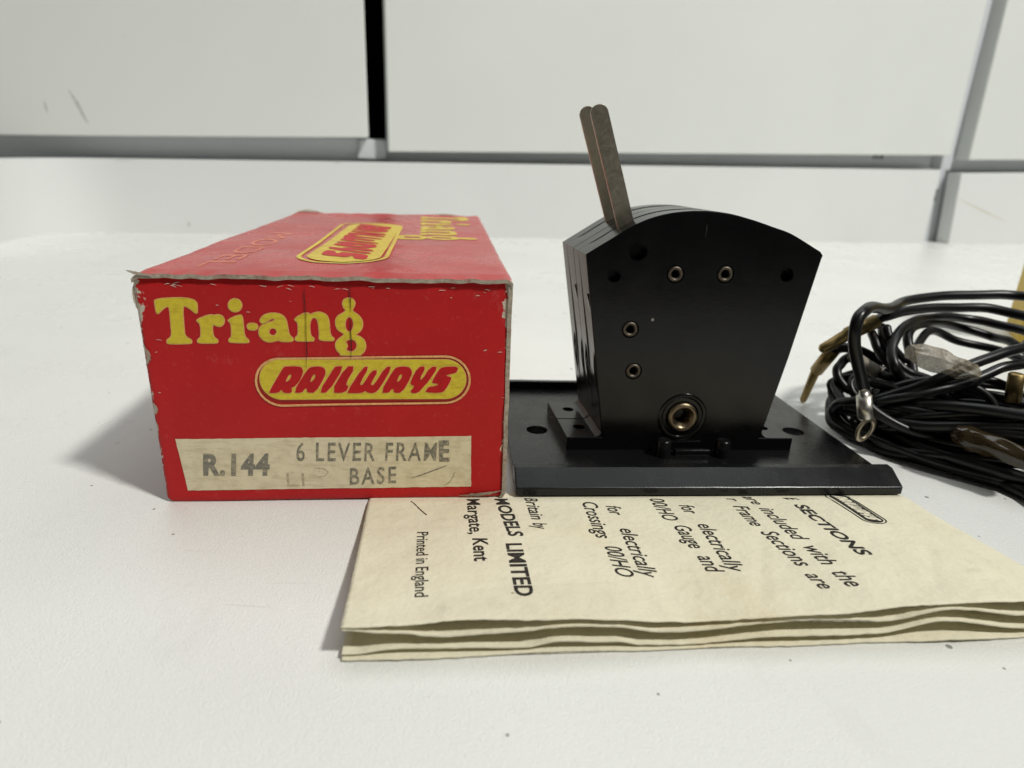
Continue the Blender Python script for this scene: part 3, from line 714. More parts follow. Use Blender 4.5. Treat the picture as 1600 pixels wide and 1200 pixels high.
# cracks through the print and flakes knocked off the top of the flap
stroke('crack', [(28.95, 43.2), (28.8, 40.5), (28.85, 37.6), (28.6, 34), (28.5, 31), (28.2, 27.6)], .055, 7, M['crack'])
stroke('crack', [(36.85, 42.7), (36.75, 40.2), (36.8, 38.4)], .085, 7, M['crack'])
stroke('crack', [(36.7, 36.6), (36.55, 34.4), (36.6, 32.4), (36.35, 29.4)], .085, 7, M['crack'])
for k in range(34):
    x = random.uniform(3, 62); z = 43.1 - abs(random.gauss(0, .5)) if k < 20 else random.uniform(38, 43) if k < 28 else random.uniform(20, 34)
    if k >= 28: x = random.choice((random.uniform(1, 3), random.uniform(60, 64.5)))
    ln = random.uniform(.25, 1.3); an = random.uniform(-.35, .35)
    stroke('card_flake', [(x, z), (x + ln * .5 * math.cos(an), z + ln * .5 * math.sin(an) + .05), (x + ln * math.cos(an), z + ln * math.sin(an))], random.uniform(.04, .12), 2, M['flake'])

# ---- the same logo on the lid, read from the far end towards the near one
cx0 = min(p[0] for p in D['CAP']); cx1 = max(p[0] for p in D['CAP']); cz0 = 20.4; cz1 = 30.2
def lid_map(far, near, xl, xr, lay):
    """capsule along -> from far to near, capsule up -> +x"""
    def f(x, z):
        t = (x - cx0) / (cx1 - cx0); s = (z - cz0) / (cz1 - cz0)
        X = xl + (xr - xl) * s; Y = far + (near - far) * t
        return (X, Y, lid_z(X, Y) + .05 + .04 * lay)
    return f
FAR, NEAR, XL, XR = 95.5, 11.0, 23.2, 42.0
lm = lambda lay: lid_map(FAR, NEAR, XL, XR, lay)
printed('capsule_border', [[dense(stadium(D['CAP'], 0, 20)), dense(stadium(D['CAP'], .5, 20))]], lm(2), M['yellow_top'], lid)
obj('capsule_plate', *strip_stadium(D['CAPIN'], 0, lm(2)), M['yellow_top'], lid)
printed('capsule_lettering', RAILW, lm(4), M['red_ink'], lid)
def tri_lid(x, z):
    t = (x - 3.2) / (38.4 - 3.2); s = (z - 30.2) / (40.5 - 30.2)
    X = 41.5 + (61.5 - 41.5) * s; Y = 122.0 + (55.0 - 122.0) * t
    return (X, Y, lid_z(X, Y) + .09)
printed('logo_lettering', TRI, tri_lid, M['yellow_top'], lid)
v2, f2 = text_geo('MODEL', 0, .0)
obj('faint_lettering', [(8.6 + 5.2 * y, 62 - 56 * x, lid_z(8.6 + 5.2 * y, 62 - 56 * x) + .06) for x, y in v2], f2, M['emboss'], lid)

# ================================================================ LEVER FRAME BASE
def holed_plate(outer, holes, to3d, depth, chamfer=0.0, hole_depth=None, n_round=0):
    """outer/holes rings in 2-D; to3d(a, b, d) places them; holes go hole_depth deep (None = right through)"""
    if area2(outer) < 0: outer = outer[::-1]
    V = []; F = []
    def ring(r, d):
        i0 = len(V); V.extend(to3d(p[0], p[1], d) for p in r); return list(range(i0, i0 + len(r)))
    inner = offset(outer, -chamfer) if chamfer else outer
    hr = [h if area2(h) < 0 else h[::-1] for h in holes]
    r_front = ring(inner, 0); r_holes = [ring(h, 0) for h in hr]
    flat = r_front + [i for h in r_holes for i in h]
    polys = [[Vector((p[0], p[1], 0)) for p in r] for r in [inner] + hr]
    for t in tessellate_polygon(polys): F.append(tuple(flat[i] for i in t))
    last = r_front
    if chamfer:
        r1 = ring(outer, chamfer); F.extend((last[i], last[(i + 1) % len(last)], r1[(i + 1) % len(r1)], r1[i]) for i in range(len(r1))); last = r1
    rb = ring(outer, depth); F.extend((last[i], last[(i + 1) % len(last)], rb[(i + 1) % len(rb)], rb[i]) for i in range(len(rb)))
    hb = []
    for h, ri in zip(hr, r_holes):
        d = depth if hole_depth is None else hole_depth
        r2 = ring(h, d); F.extend((ri[i], ri[(i + 1) % len(ri)], r2[(i + 1) % len(r2)], r2[i]) for i in range(len(r2)))
        if hole_depth is None: hb.append((h, r2))
        else: F.append(tuple(r2))
    polys = [[Vector((p[0], p[1], 0)) for p in r] for r in [outer] + [h for h, _ in hb]]
    flat = rb + [i for _, r2 in hb for i in r2]
    for t in tessellate_polygon(polys): F.append(tuple(flat[i] for i in reversed(t)))
    return V, F
def circle(cx, cy, r, n=28): return [(cx + r * math.cos(2 * math.pi * k / n), cy + r * math.sin(2 * math.pi * k / n)) for k in range(n)]

base = empty('lever_frame_base', (1.7, 117.3, .80), (math.radians(-.70), 0, math.radians(5.6)))
tag(base, 'flat black plastic base with a raised chamfered rail along front and back', 'base')
PW, PD = 84.2, 67.0
v, f = holed_plate([(0.2, 3), (PW - .2, 3), (PW - .2, PD - 3), (0.2, PD - 3)], [circle(8.0, 30.2, 2.7), circle(74.8, 30.2, 2.7), circle(40, 54, 2.0)], lambda a, b, d: (a, b, 2.1 - d), 1.8, .2)
fix_normals(obj('plate', v, f, M['plastic_base'], base))
def rail(name, prof):
    V = []; F = []
    xs = [0, .35] + [PW * k / 40 for k in range(1, 40)] + [PW - .35, PW]; n = len(prof)
    for i, x in enumerate(xs):
        e = .3 if i in (0, len(xs) - 1) else 0
        cy = sum(p[0] for p in prof) / n; cz = sum(p[1] for p in prof) / n
        for (y, z) in prof:
            w = .06 * nz(x * .2, y, z)
            V.append((x, y + (cy - y) * e * .12 + w * .5, z + (cz - z) * e * .08 + (w if z > .1 else 0)))
    for i in range(len(xs) - 1):
        for k in range(n): F.append((i * n + k, i * n + (k + 1) % n, (i + 1) * n + (k + 1) % n, (i + 1) * n + k))
    F.append(tuple(range(n))[::-1]); F.append(tuple((len(xs) - 1) * n + k for k in range(n)))
    return bevel(fix_normals(obj(name, V, F, M['plastic_base'], base)), .22, 2)
rail('front_rail', [(0, 0), (0, 1.75), (4.6, 4.25), (6.4, 4.3), (6.6, 2.0), (6.6, 0)])
rail('rear_rail', [(PD, 0), (PD, 1.75), (PD - 3.2, 4.25), (PD - 5.0, 4.3), (PD - 5.2, 2.0), (PD - 5.2, 0)])
for (px, py) in ((35.4, 15.3), (49.4, 15.1)):
    v, f = lathe_geo([(0.001, 6.1), (.7, 6.0), (1.0, 6.15), (1.5, 6.1), (1.72, 5.8), (1.8, 2.05)], (px, py, 0), 'z', 24, False)
    fix_normals(obj('peg', v, f, M['plastic_base'], base, smooth=True))
v, f = box_geo(38.2, 46.8, 15.0, 16.6, 2.05, 3.5); bevel(obj('stop_bar', v, f, M['plastic_base'], base), .25, 2)

# ================================================================ LEVER SWITCH UNITS
PROF_L = [(9.0, 2.5), (8.3, 6.0), (5.0, 26.0), (1.2, 48.0)]
ARC = [(1.2, 48.0), (5.5, 50.8), (11.9, 54.8), (17.8, 56.9), (24.5, 57.75), (30.6, 57.5), (36.5, 56.3), (41.2, 55.0), (45.8, 53.6), (52.9, 50.1)]
PROF_R = [(53.6, 49.3), (53.4, 48.5), (50.1, 26.5), (46.7, 7.0), (45.6, 2.5)]
arc = [(p.x, p.y) for p in catmull([(a, b, 0) for a, b in ARC], 6)]
Z0 = 2.9                                                   # world height of the plate the units stand on
def body_outline(drop=0.0, inset=0.0):
    out = [(x, z - Z0) for x, z in PROF_L[:-1]]
    for x, z in arc:
        d = drop * max(0, min(1, (x - 3.6) / .5)) * max(0, min(1, (50.5 - x) / .5)); out.append((x, z - Z0 - d))
    out += [(x, z - Z0) for x, z in PROF_R]
    if inset:
        out = [(x + inset * max(0, 1 - abs(z - 22) / 17) * (1 if x < 10 else 0), z) for x, z in out]
    return out[::-1]
TH = 11.9
def make_unit(loc, rot, label, front):
    u = empty('lever_switch', loc, rot); tag(u, label, 'lever switch', 'lever switches on the black base')
    P3 = lambda off: (lambda a, b, d: (a - .05 * (off + d), off + d, b))
    big = (26.8, 11.4 - Z0)
    holes = [circle(12.4, 49.0 - Z0, 2.0), circle(7.7, 43.7 - Z0, 1.45), circle(46.1, 44.9 - Z0, 1.5)] + [circle(x, z - Z0, 1.95) for x, z in ((21.1, 44.4), (32.2, 44.7), (12.4, 32.0), (14.1, 22.4))] + [circle(big[0], big[1], 3.95, 36)]
    v, f = holed_plate(body_outline(), holes, P3(0), 4.7, .22, 2.4)
    fp = fix_normals(obj('front_plate', v, f, M['plastic'], u))
    v, f = holed_plate(body_outline(.13, .25), [], P3(4.7), 2.2); fix_normals(obj('core', v, f, M['plastic'], u))
    v, f = holed_plate(body_outline(), [], P3(6.9), TH - 6.9 - .15, .15); fix_normals(obj('rear_plate', v, f, M['plastic'], u))
    # raised ring round the pivot, then the bush itself
    v, f = lathe_geo([(4.6, .1), (4.75, -.16), (5.75, -.16), (5.9, .1)], (big[0], 0, big[1]), 'y', 44); fix_normals(obj('pivot_rim', v, f, M['plastic'], fp, smooth=True))
    v, f = lathe_geo([(1.35, 1.9), (1.4, 1.2), (2.1, .2), (2.35, -.55), (2.75, -.72), (3.3, -.62), (3.55, -.2), (3.6, 1.9)], (big[0], 0, big[1]), 'y', 40); fix_normals(obj('pivot_bush', v, f, M['bush'], u, smooth=True))
    for x, z in ((21.1, 44.4), (32.2, 44.7), (12.4, 32.0), (14.1, 22.4)):
        v, f = lathe_geo([(.85, 2.2), (.88, .3), (1.05, -.12), (1.35, -.22), (1.62, -.08), (1.72, .3), (1.72, 2.2)], (x, 0, z - Z0), 'y', 26); fix_normals(obj('eyelet', v, f, M['eyelet'], u, smooth=True))
    # feet with a screw hole each and a fillet up to the body
    for side in (0, 1):
        if side == 0: ring = [(0, 0), (9.6, 0), (9.6, TH - .35), (0, TH - .35)]; h = circle(4.3, 6.4, 1.45, 22)
        else: ring = [(45.0, 0), (54.6, 0), (54.6, TH - .35), (45.0, TH - .35)]; h = circle(50.3, 6.4, 1.45, 22)
        v, f = holed_plate(ring, [h], lambda a, b, d: (a - .05 * b, b + .02, 3.3 - d), 3.28, .15); fix_normals(obj('foot', v, f, M['plastic'], u))
        V = []; F = []; n = 7
        xb, sg = (8.35, -1) if side == 0 else (46.75, 1)
        for y in (.25, TH - .4):
            V.append((xb - sg * .8 - .05 * y, y, 3.2))
            for k in range(n + 1):
                a = math.pi / 2 * k / n; V.append((xb - .05 * y + sg * (2.0 - 2.0 * math.sin(a)), y, 3.3 + 2.0 - 2.0 * math.cos(a)))
        m_ = n + 2
        for k in range(m_): F.append((k, (k + 1) % m_, m_ + (k + 1) % m_, m_ + k))
        F.append(tuple(range(m_))); F.append(tuple(range(2 * m_ - 1, m_ - 1, -1)))
        fix_normals(obj('fillet', V, F, M['plastic'], u))
    # moulded relief down the sloping left edge: two slim ribs, uneven like old mouldings
    for (z0, z1, d0, w_) in ((11.0, 36.5, 1.5, 1.1), (9.0, 30.0, 9.2, 1.0)):
        V = []; F = []; n = 14
        for k in range(n + 1):
            z = z0 + (z1 - z0) * k / n; xl = interp([(p[1] - Z0, p[0]) for p in PROF_L], z) - .05 * d0; wk = w_ * min(1, 3.2 * math.sin(math.pi * (k + .15) / (n + .3))) * (.8 + .3 * nz(k * .6, d0))
            V += [(xl + .15, d0 - wk, z), (xl - .07, d0 - wk * .7, z), (xl - .07, d0 + wk * .7, z), (xl + .15, d0 + wk, z)]
        for k in range(n):
            for q in range(4): F.append((4 * k + q, 4 * k + (q + 1) % 4, 4 * k + 4 + (q + 1) % 4, 4 * k + 4 + q))
        F += [(0, 1, 2, 3), tuple(4 * n + q for q in (3, 2, 1, 0))]
        fix_normals(obj('moulded_rib', V, F, M['plastic'], u))
    # lever blade
    ang = math.radians(19.2); ux, uz = -math.sin(ang), math.cos(ang)
    tip = Vector((2.6, 77.7 - Z0)) if front else Vector((3.1, 78.3 - Z0))
    W = 1.86; ring = []
    d_ = Vector((ux, uz)); s_ = Vector((uz, -ux)); Lb = 29.0
    c_ = tip - d_ * W
    for k in range(13):
        a = math.pi * k / 12; ring.append(tuple(c_ + s_ * (W * math.cos(a)) + d_ * (W * math.sin(a))))
    ring += [tuple(c_ - s_ * W - d_ * Lb), tuple(c_ + s_ * W - d_ * Lb)]
    v, f = holed_plate(ring, [], P3(5.3), .6, .1)
    fix_normals(obj('lever', v, f, M['steel'], u))
    # slot pieces at the crown
    return u
UY = math.radians(5.7)
ud = Vector((-math.sin(math.radians(8.6)), math.cos(math.radians(8.6)), 0))
u_front = Vector((13.2, 136.9, Z0 - .42))
tilt = (math.radians(-.70), 0, UY)
make_unit(u_front, tilt, 'black fan-shaped lever switch standing at the front with eyelets and brass pivot facing out', True)
make_unit(u_front + ud * TH + Vector((0, 0, -.145)), tilt, 'black fan-shaped lever switch standing directly behind the other one', False)

# ================================================================ FOLDED LEAFLET
leaf = empty('instruction_leaflet', (-21.5, 70.6, 0), (0, 0, math.radians(6.19)))
tag(leaf, 'folded cream instruction leaflet with black print lying under the carton and black base', 'leaflet')
VL, PU, ZR = 41.5, 112.2, .9
FO = D['FOLD']
FO['top'] = FO['top'] + [[106, 6.2], [113, 5.4]]
FO['f1'] = FO['f1'] + [[107, 3.8], [113, 3.6]]
FO['f2'] = FO['f2'] + [[107, 1.5], [113, 1.5]]
def crease(u, v):
    """a few soft old creases in the top page"""
    d = 0.0
    for (u0, v0, u1, v1, dep) in ((60, 2, 74, 30, .16), (95, 24, 78, 40, .14), (88, 3, 100, 20, .15), (16, 8, 40, 11, .10), (2, 30, 22, 37, .12)):
        ex, ey = u1 - u0, v1 - v0; L2 = ex * ex + ey * ey; t = ((u - u0) * ex + (v - v0) * ey) / L2
        if -.05 < t < 1.05:
            dist = abs((u - u0) * ey - (v - v0) * ex) / math.sqrt(L2); d += dep * max(0, 1 - dist / 1.6) * min(1, 6 * min(t + .05, 1.05 - t))
    return d
def ztop(u, v):
    z0 = interp(FO['top'], u); t = max(0, 1 - max(v, 0) / VL)
    return .9 + (z0 - .9) * t ** 1.15 + (.22 * nz(u * .06, v * .09, 4) - crease(u, v)) * min(1, v / 8) * (1 if v < 38 else max(0, (44 - v) / 6)) + .05 * nz(u * .25, v * .2, 1) * min(1, v / 6) * (1 if v < 38 else 0)
def left_u(v): return -.03 * v
NU, NV = 190, 60
V = []; F = []
for i in range(NU + 1):
    for j in range(NV + 1):
        v_ = 46.0 * j / NV; l = left_u(v_); u_ = l + (PU - l) * i / NU
        fr = (.5 * nz(u_ * .09, 2) + .16 * nz(u_ * .7, 5)) if j == 0 else 0
        z = ztop(u_, v_) if v_ <= VL else .9 - .55 * min(1, (v_ - VL) / 2.5)
        V.append((u_, v_ + fr, z))
for i in range(NU):
    for j in range(NV):
        a = i * (NV + 1) + j; F.append((a, a + NV + 1, a + NV + 2, a + 1))
page = obj('page', V, F, M['paper'], leaf, smooth=True)
s = page.modifiers.new('thickness', 'SOLIDIFY'); s.thickness = .13 * S; s.offset = -1
def fold(zf, gap, rear, setback, seed):
    """one folded edge: upper ply, rounded nose at the front, lower ply"""
    V = []; F = []; n = 7
    for i in range(NU + 1):
        col_ = []
        for j in range(13):                                   # upper ply, rear to front
            v_ = 40.0 * (1 - j / 12) ** 1.4; l = left_u(v_); u_ = l + (PU - l) * i / NU
            t = (1 - v_ / 40.0) ** 1.25; g = gap * t
            col_.append((u_, v_ + setback, rear + (zf(u_) - rear) * t + g))
        u_ = PU * i / NU; rr = gap
        sb = setback + .7 * nz(u_ * .05, seed) + .12 * nz(u_ * .6, seed)
        col_[-1] = (u_, sb + rr * .3, zf(u_) + rr)
        for k in range(1, n):
            a = math.pi / 2 - math.pi * k / n; col_.append((u_, sb + rr * .3 - rr * .9 * math.cos(a), zf(u_) + rr * math.sin(a)))
        for j in range(13):
            v_ = 40.0 * (j / 12) ** 1.4; l = left_u(v_); uu = l + (PU - l) * i / NU
            t = (1 - v_ / 40.0) ** 1.25; g = gap * t
            col_.append((uu, v_ + setback + (0 if j else rr * .3), rear + (zf(u_) - rear) * t - g))
        V += col_; m_ = len(col_)
    for i in range(NU):
        for j in range(m_ - 1):
            a = i * m_ + j; F.append((a, a + m_, a + m_ + 1, a + 1))
    return obj('fold', V, F, M['paper'], leaf, smooth=True)
fold(lambda u: interp(FO['f1'], u) + .16 * nz(u * .13, 3) + .06 * nz(u * .5, 3), .25, .66, .3, 11)
fold(lambda u: max(.95, interp(FO['f2'], u)) + .06 + .14 * nz(u * .13, 6) + .05 * nz(u * .5, 8), .20, .42, .2, 21)
fold(lambda u: .34 + max(0, interp(FO['bot'], u)) * .6 + .10 * max(0, nz(u * .1, 9)), .18, .20, -.15, 31)
# the inner leaf standing a little way inside between the folds
V = []; F = []
for i in range(NU + 1):
    u_ = PU * i / NU; zt = ztop(u_, 7.5) - .15
    for k in range(5):
        V.append((u_, 7.5 + 1.5 * math.sin(k / 4 * math.pi) + .5 * nz(u_ * .05, 77), .1 + (zt - .1) * k / 4))
for i in range(NU):
    for k in range(4):
        a = i * 5 + k; F.append((a, a + 5, a + 6, a + 1))
obj('inner_page', V, F, M['paper'], leaf, smooth=True)

def leaf_pt(u, v, h=.07): return (u, v, (ztop(u, v) if v <= VL else .9 - .55 * min(1, (v - VL) / 2.5)) + h)
HGT = {'Printed in England': 2.0, 'Margate,': 2.6, 'Kent': 2.6, 'MODELS': 2.65, 'LIMITED': 2.7, 'Britain': 2.6, 'by': 2.6, 'are': 1.75, 'r': 1.7, 'E': 2.5, 'SECTIONS': 2.5, 'electrically': 2.95, 'for': 2.95}
for body, p0, p1, p2, ital, bd in D['TEXT']:
    v2, f2 = text_geo(body, (.12 if bd else .2) if ital else 0, .006 + .02 * bd)
    L = p0[1] - p1[1]; hgt = HGT.get(body, 3.0); du = p1[0] - p0[0]
    obj('printed_text', [leaf_pt(p0[0] + du * x + hgt * y, p0[1] - L * x) for x, y in v2], f2, M['black_ink'], leaf)
# the framed logo on the leaflet: black capsule, double outline, hatched white lettering
lu0, lu1 = 95.1, 99.6; lv0, lv1 = 44.2, 29.1
def lmap(x, z):
    t = (x - cx0) / (cx1 - cx0); s_ = (z - cz0) / (cz1 - cz0); return leaf_pt(lu0 + (lu1 - lu0) * s_, lv0 - (lv0 - lv1) * t)
def lmap_h(h): return lambda x, z: tuple(Vector(lmap(x, z)) + Vector((0, 0, h)))
printed('capsule_border', [[dense(stadium(D['CAP'], -.7)), dense(stadium(D['CAP'], -.15))]], lmap_h(.02), M['black_ink'], leaf)
obj('capsule_plate', *strip_stadium(D['CAPIN'], -.1, lmap_h(.03)), M['black_ink'], leaf)
printed('capsule_lettering', RAILW, lmap_h(.075), M['paper'], leaf)

hair = [leaf_pt(u, v, .12) for u, v in D['HAIR']]
hp = [Vector((x, y, z)) for x, y, z in hair]
Rl = Matrix.Rotation(math.radians(6.19), 3, 'Z')
hp = [Rl @ p + Vector((-21.5, 70.6, 0)) for p in hp]
v, f = tube_geo(catmull(hp, 6), .07, 6); tag(obj('stray_hair', v, f, M['hair'], smooth=True), 'short dark stray hair lying on the leaflet beside the carton', 'hair')

# ================================================================ COILED WIRES
WG = 'black wires tangled in the coil'
def wire(name, keys, label, ks=1.07, extra=()):
    t = empty(name, (0, 0, 0)); tag(t, label, 'wire', WG)
    for k in keys:
        r, pts = D['WIRE'][k]
        P = []
        for p in pts:
            s_ = ks if not (k == 'ring_lead' and p[1] < 157.5) else .93
            if k == 'ring_lead' and p[1] >= 157.5: s_ = .93 + .12 * min(1, (p[1] - 157.5) / 16)
            q = Vector((p[0] * s_, p[1] * s_, CAM_H - (CAM_H - p[2]) * s_)); q.z = max(q.z, r + .05); P.append(q)
        def run_on(e, j):                                  # the wire goes on past the picture and back down into the coil
            return [e + Vector((11, -7, -1.5)), Vector((160 + 3 * j, 134 - 2 * j, max(3, e.z * .62))), Vector((176 + 2 * j, 112, max(2.2, e.z * .35))), Vector((172, 92 - 2 * j, 2.0 + .5 * j)), Vector((158, 84 + j, 1.8 + .4 * j))]
        j = len(k) % 4
        if P[-1].x > 105: P = P + run_on(P[-1], j)
        if P[0].x > 105: P = run_on(P[0], j)[::-1] + P
        path = catmull(P, 9); sd = len(k) * 7.3 + r * 31
        for i in range(1, len(path) - 1):
            q = path[i]; path[i] = q + Vector((nz(i * .13, sd), nz(i * .13, sd, 4), nz(i * .13, sd, 9))) * (.38 if k != 'ring_lead' or i > 30 else .2); path[i].z = max(path[i].z, r + .05)
        v, f = tube_geo(path, r * .9, 14)
        o = obj('insulation', v, f, M['wire'], t, smooth=True)
    return t
sc = lambda p, s_=1.07: Vector((p[0] * s_, p[1] * s_, CAM_H - (CAM_H - p[2]) * s_))
PA = D['PARTS']
t = wire('wire_lead', ['ring_lead'], 'black wire bent over the coil, ending in a silver ferrule with a ring terminal')
fe = [sc(p, .93) for p in PA['ferrule']]
v, f = tube_geo([fe[0] + Vector((0, 0, .8)), fe[0], fe[1], fe[1], fe[2], fe[2] + (fe[2] - fe[1]) * .12], [.9, 1.0, 1.15, 1.75, 1.75, 1.2], 16)
obj('ferrule', v, f, M['silver'], t, smooth=True)
rc = sc((92.6, 156.3, 3.35), .93); V = []; F = []
ax1 = Vector((.86, .30, .10)).normalized(); ax2 = Vector((.03, -.12, .99)).normalized()
n1, n2 = 32, 8
for i in range(n1):
    a = 2 * math.pi * i / n1; d = ax1 * math.cos(a) + ax2 * math.sin(a); nn = ax1.cross(ax2).normalized(); c_ = rc + (ax1 * math.cos(a) * 2.25 + ax2 * math.sin(a) * 2.75)
    for k in range(n2):
        b = 2 * math.pi * k / n2; V.append(c_ + d * (.62 * math.cos(b)) + nn * (.42 * math.sin(b)))
for i in range(n1):
    for k in range(n2): F.append((i * n2 + k, ((i + 1) % n1) * n2 + k, ((i + 1) % n1) * n2 + (k + 1) % n2, i * n2 + (k + 1) % n2))
obj('ring_terminal', V, F, M['ringm'], t, smooth=True)

t = wire('wire_lead', ['pin_lead'], 'black wire ending in a dull brass pin that points away from the coil top')
p = [sc(q) for q in PA['pin1']]
v, f = tube_geo([p[0] + (p[0] - p[1]).normalized() * .5, p[0], p[0] + (p[1] - p[0]) * .15, p[1], p[2], p[2], p[3]], [.55, 1.15, 1.35, 1.5, 1.6, 1.9, 1.95], 18); obj('plug_pin', v, f, M['brass'], t, smooth=True)

p = [sc(q, 1.074) for q in PA['pin2']]
# lean the pin so that its tip stands on the table
p[0].z = .55
v, f = tube_geo([p[0], p[0] + (p[1] - p[0]) * .06, p[1], p[1] + (p[2] - p[1]) * .4, p[2], p[3]], [.75, 1.0, 1.3, 1.35, 1.85, 1.95], 18)
t = wire('wire_lead', ['arc3', 'arc5'], 'black wire ending in a dull brass pin whose tip rests on the table'); obj('plug_pin', v, f, M['brass'], t, smooth=True)
tail = [p[3] - (p[3] - p[2]).normalized() * .5, p[3] + Vector((2, -1.5, 1.0)), p[3] + Vector((6, -3, .5)), p[3] + Vector((12, -4, -2))]
v, f = tube_geo(catmull(tail, 8), 1.4, 12); obj('insulation', v, f, M['wire'], t, smooth=True)

t = wire('wire_lead', ['hoop', 'hoop_tail'], 'black wire making a small hoop joined by a short grey sleeve')
p = [sc(q) for q in PA['sleeve']]; v, f = tube_geo(catmull(p, 5), 1.75, 14); obj('sleeve', v, f, M['sleeve'], t, smooth=True)
wire('wire_lead', ['diag1'], 'black wire running diagonally across the front of the coil, topmost of the two')
wire('wire_lead', ['diag2'], 'black wire running diagonally across the front of the coil, under the other diagonal')
wire('wire_lead', ['arc4', 'in1', 'in2'], 'black wire arching low inside the coil behind the taped joint')
t = wire('wire_lead', ['outer'], 'black wire lying flat on the table as the outermost turn of the coil')
p = [sc(q) for q in PA['cone']]; v, f = tube_geo(catmull(p, 6), [.5 + 1.9 * k / 12 for k in range(13)], 14); obj('sleeve', v, f, M['sleeve'], t, smooth=True)

# the body of the coil: long turns that run on past the right edge, low at the back
coil = empty('wire_coil', (0, 0, 0)); tag(coil, 'tangled coil of glossy black wire turns lying on the white table', 'wire coil')
rnd = random.Random(5)
for k in range(26):
    lay = k / 25.0
    lx = 88.0 + 9 * rnd.random() + 5 * lay; zf_ = 1.6 + 16.0 * lay + rnd.uniform(-1.2, 1.2); zb = 1.6 + 6.0 * lay + rnd.uniform(0, 1.5)
    rx = 58 - 6 * lay + rnd.uniform(-6, 4); ry = 23 - 6 * lay + rnd.uniform(-3, 2.5); cyy = 156 - 3 * lay + rnd.uniform(-3, 3); r = rnd.choice((.95, 1.1, 1.25, 1.35))
    pts = []; n = 30; ph = rnd.uniform(0, 6); tw = rnd.uniform(-.10, .10); sd = rnd.uniform(0, 50); cross = rnd.choice((0, 0, 3.0, -2.5))
    for i in range(n):
        a = 2 * math.pi * i / n
        x = lx + rx * (1 - math.cos(a)); y = cyy + ry * math.sin(a) - (x - lx) * (.30 + tw)
        fr = (1 - math.sin(a)) / 2
        z = zb + (zf_ - zb) * fr + .9 * math.sin(3 * a + ph) + 1.5 * nz(i * .35, sd) + cross * math.sin(2 * a + ph)
        pts.append((x + 1.2 * nz(i * .4, sd, 3), y + 1.2 * math.sin(2 * a + ph) + 1.4 * nz(i * .45, sd, 7), max(r + .05, z)))
    pts.append(pts[0])
    v, f = tube_geo(catmull(pts, 5), r, 10, False); o = obj('wire_turn', v, f, M['wire'], coil, smooth=True)
for k in range(9):  # extra raised turns out of view, added to cast shade on the table
    lay = k / 8.0; r = 1.4; pts = []; n = 30; ph = rnd.uniform(0, 6)
    c0 = Vector((153 + rnd.uniform(-2, 2), 92 + rnd.uniform(-2, 2), 0)); d1 = Vector((.62, -.78, 0)); d2 = Vector((.78, .62, 0))
    for i in range(n):
        a = 2 * math.pi * i / n; p_ = c0 - d1 * (46 * math.cos(a)) + d2 * ((24 - 5 * lay) * math.sin(a))
        z = 1.7 + 38 * lay * (1 - .75 * max(0, math.cos(a)) ** .8) + .5 * math.sin(3 * a + ph)
        pts.append((p_.x, p_.y, max(r + .05, z)))
    pts.append(pts[0])
    v, f = tube_geo(catmull(pts, 5), r, 10, False); obj('wire_turn', v, f, M['wire'], coil, smooth=True)
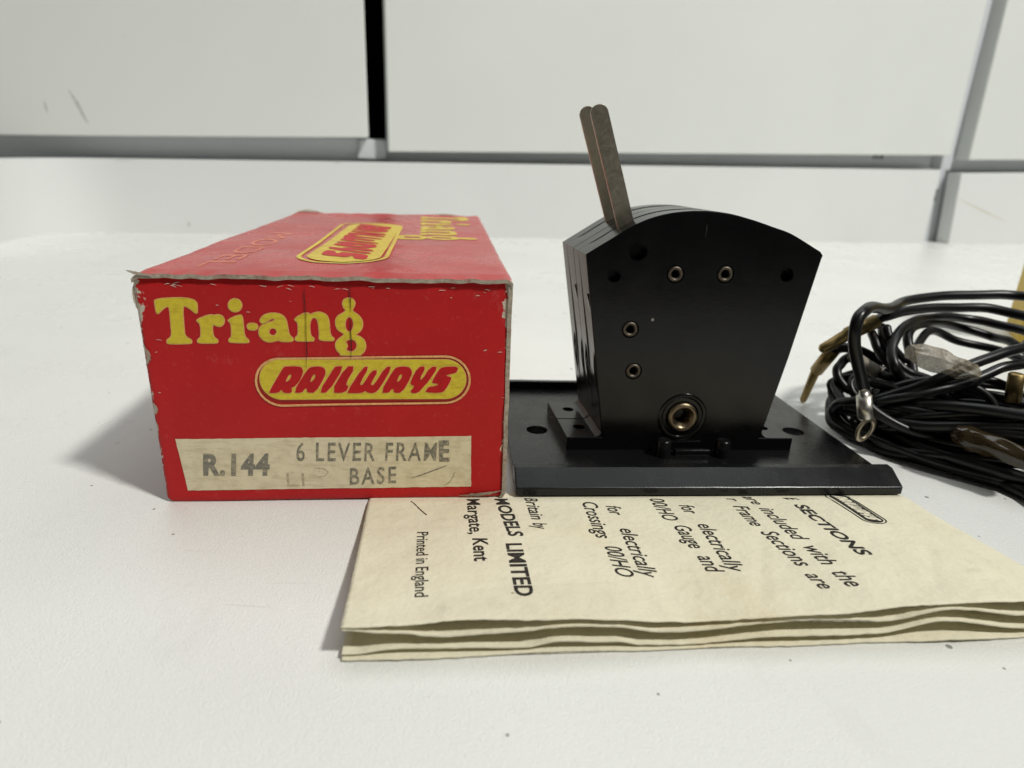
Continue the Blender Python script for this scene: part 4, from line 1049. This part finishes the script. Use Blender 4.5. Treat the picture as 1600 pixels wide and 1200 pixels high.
for k in range(10):                                         # short crossing loops in the heart of the tangle
    c0 = Vector((rnd.uniform(98, 122), rnd.uniform(148, 166), rnd.uniform(9, 14))); r = rnd.choice((.95, 1.05, 1.2)); n = 18; ph = rnd.uniform(0, 6)
    e1 = Vector((1, rnd.uniform(-.8, .3), rnd.uniform(-.15, .15))).normalized(); e2 = Vector((rnd.uniform(-.5, .5), rnd.uniform(.3, .9), rnd.uniform(.25, .8))).normalized()
    ra, rb_ = rnd.uniform(11, 20), rnd.uniform(6, 8.5); pts = []
    for i in range(n):
        a = 2 * math.pi * i / n; p_ = c0 + e1 * (ra * math.cos(a)) + e2 * (rb_ * math.sin(a)) + Vector((0, 0, 1.0 * math.sin(2 * a + ph)))
        p_.z = min(max(p_.z, r + .05), 21.5); p_.x = max(p_.x, 87.5); pts.append(p_)
    pts.append(pts[0])
    v, f = tube_geo(catmull(pts, 6), r, 10, False); obj('wire_turn', v, f, M['wire'], coil, smooth=True)
# joints wrapped in old clear tape, and a pin end sticking out of the coil
def wrap(path, radii, seed, flat):
    P = catmull(path, 8); n = 20; R_ = [interp([(i / (len(radii) - 1), r) for i, r in enumerate(radii)], k / (len(P) - 1)) for k in range(len(P))]
    v, f = tube_geo(P, R_, n, True, flat)
    for i, q in enumerate(v):
        ring_, k = divmod(i, n); c_ = P[ring_]; d = q - c_
        pleat = nz((k + ring_ * .12) * 1.3, seed) * .34 + nz(ring_ * .22, k * .5, seed + 3) * .20
        v[i] = c_ + d * (1 + pleat + (.25 * nz(k * 1.7, seed + 5) if ring_ in (0, len(P) - 1) else 0))
    return v, f
v, f = wrap([sc(q, 1.0) + Vector((0, 0, -.3)) for q in PA['tapeblock']], [2.2, 3.7, 3.8, 3.3, 2.9], 4, .72); obj('tape_wrap', v, f, M['tape'], coil)
v, f = wrap([sc(q, 1.0) for q in PA['cleartape']], [1.6, 2.9, 2.9, 2.7, 2.5], 9, .85); obj('tape_wrap', v, f, M['dark_tape'], coil, smooth=True)
p0_ = sc(PA['brass'][0], 1.0) + Vector((1.8, 0, 1.2)); v, f = tube_geo([p0_, p0_ - Vector((0, 0, .3)), p0_ + Vector((.6, -.5, -7))], [1.35, 1.75, 1.8], 16); obj('plug_pin', v, f, M['brass'], coil, smooth=True)

# ================================================================ YELLOW CARTON at the right edge
yc = empty('yellow_carton', (216.5, 272.0, 0), (0, 0, math.radians(-30)))
tag(yc, 'plain yellow cardboard carton standing behind the wire coil', 'box')
v, f = box_geo(0, 60, 0, 40, 0, 58); bevel(obj('body', v, f, M['yellow_card'], yc), .8, 3)
v, f = box_geo(-.3, 60.3, -.3, 40.3, 50, 58.5); bevel(obj('lid', v, f, M['yellow_card'], yc), .6, 2)
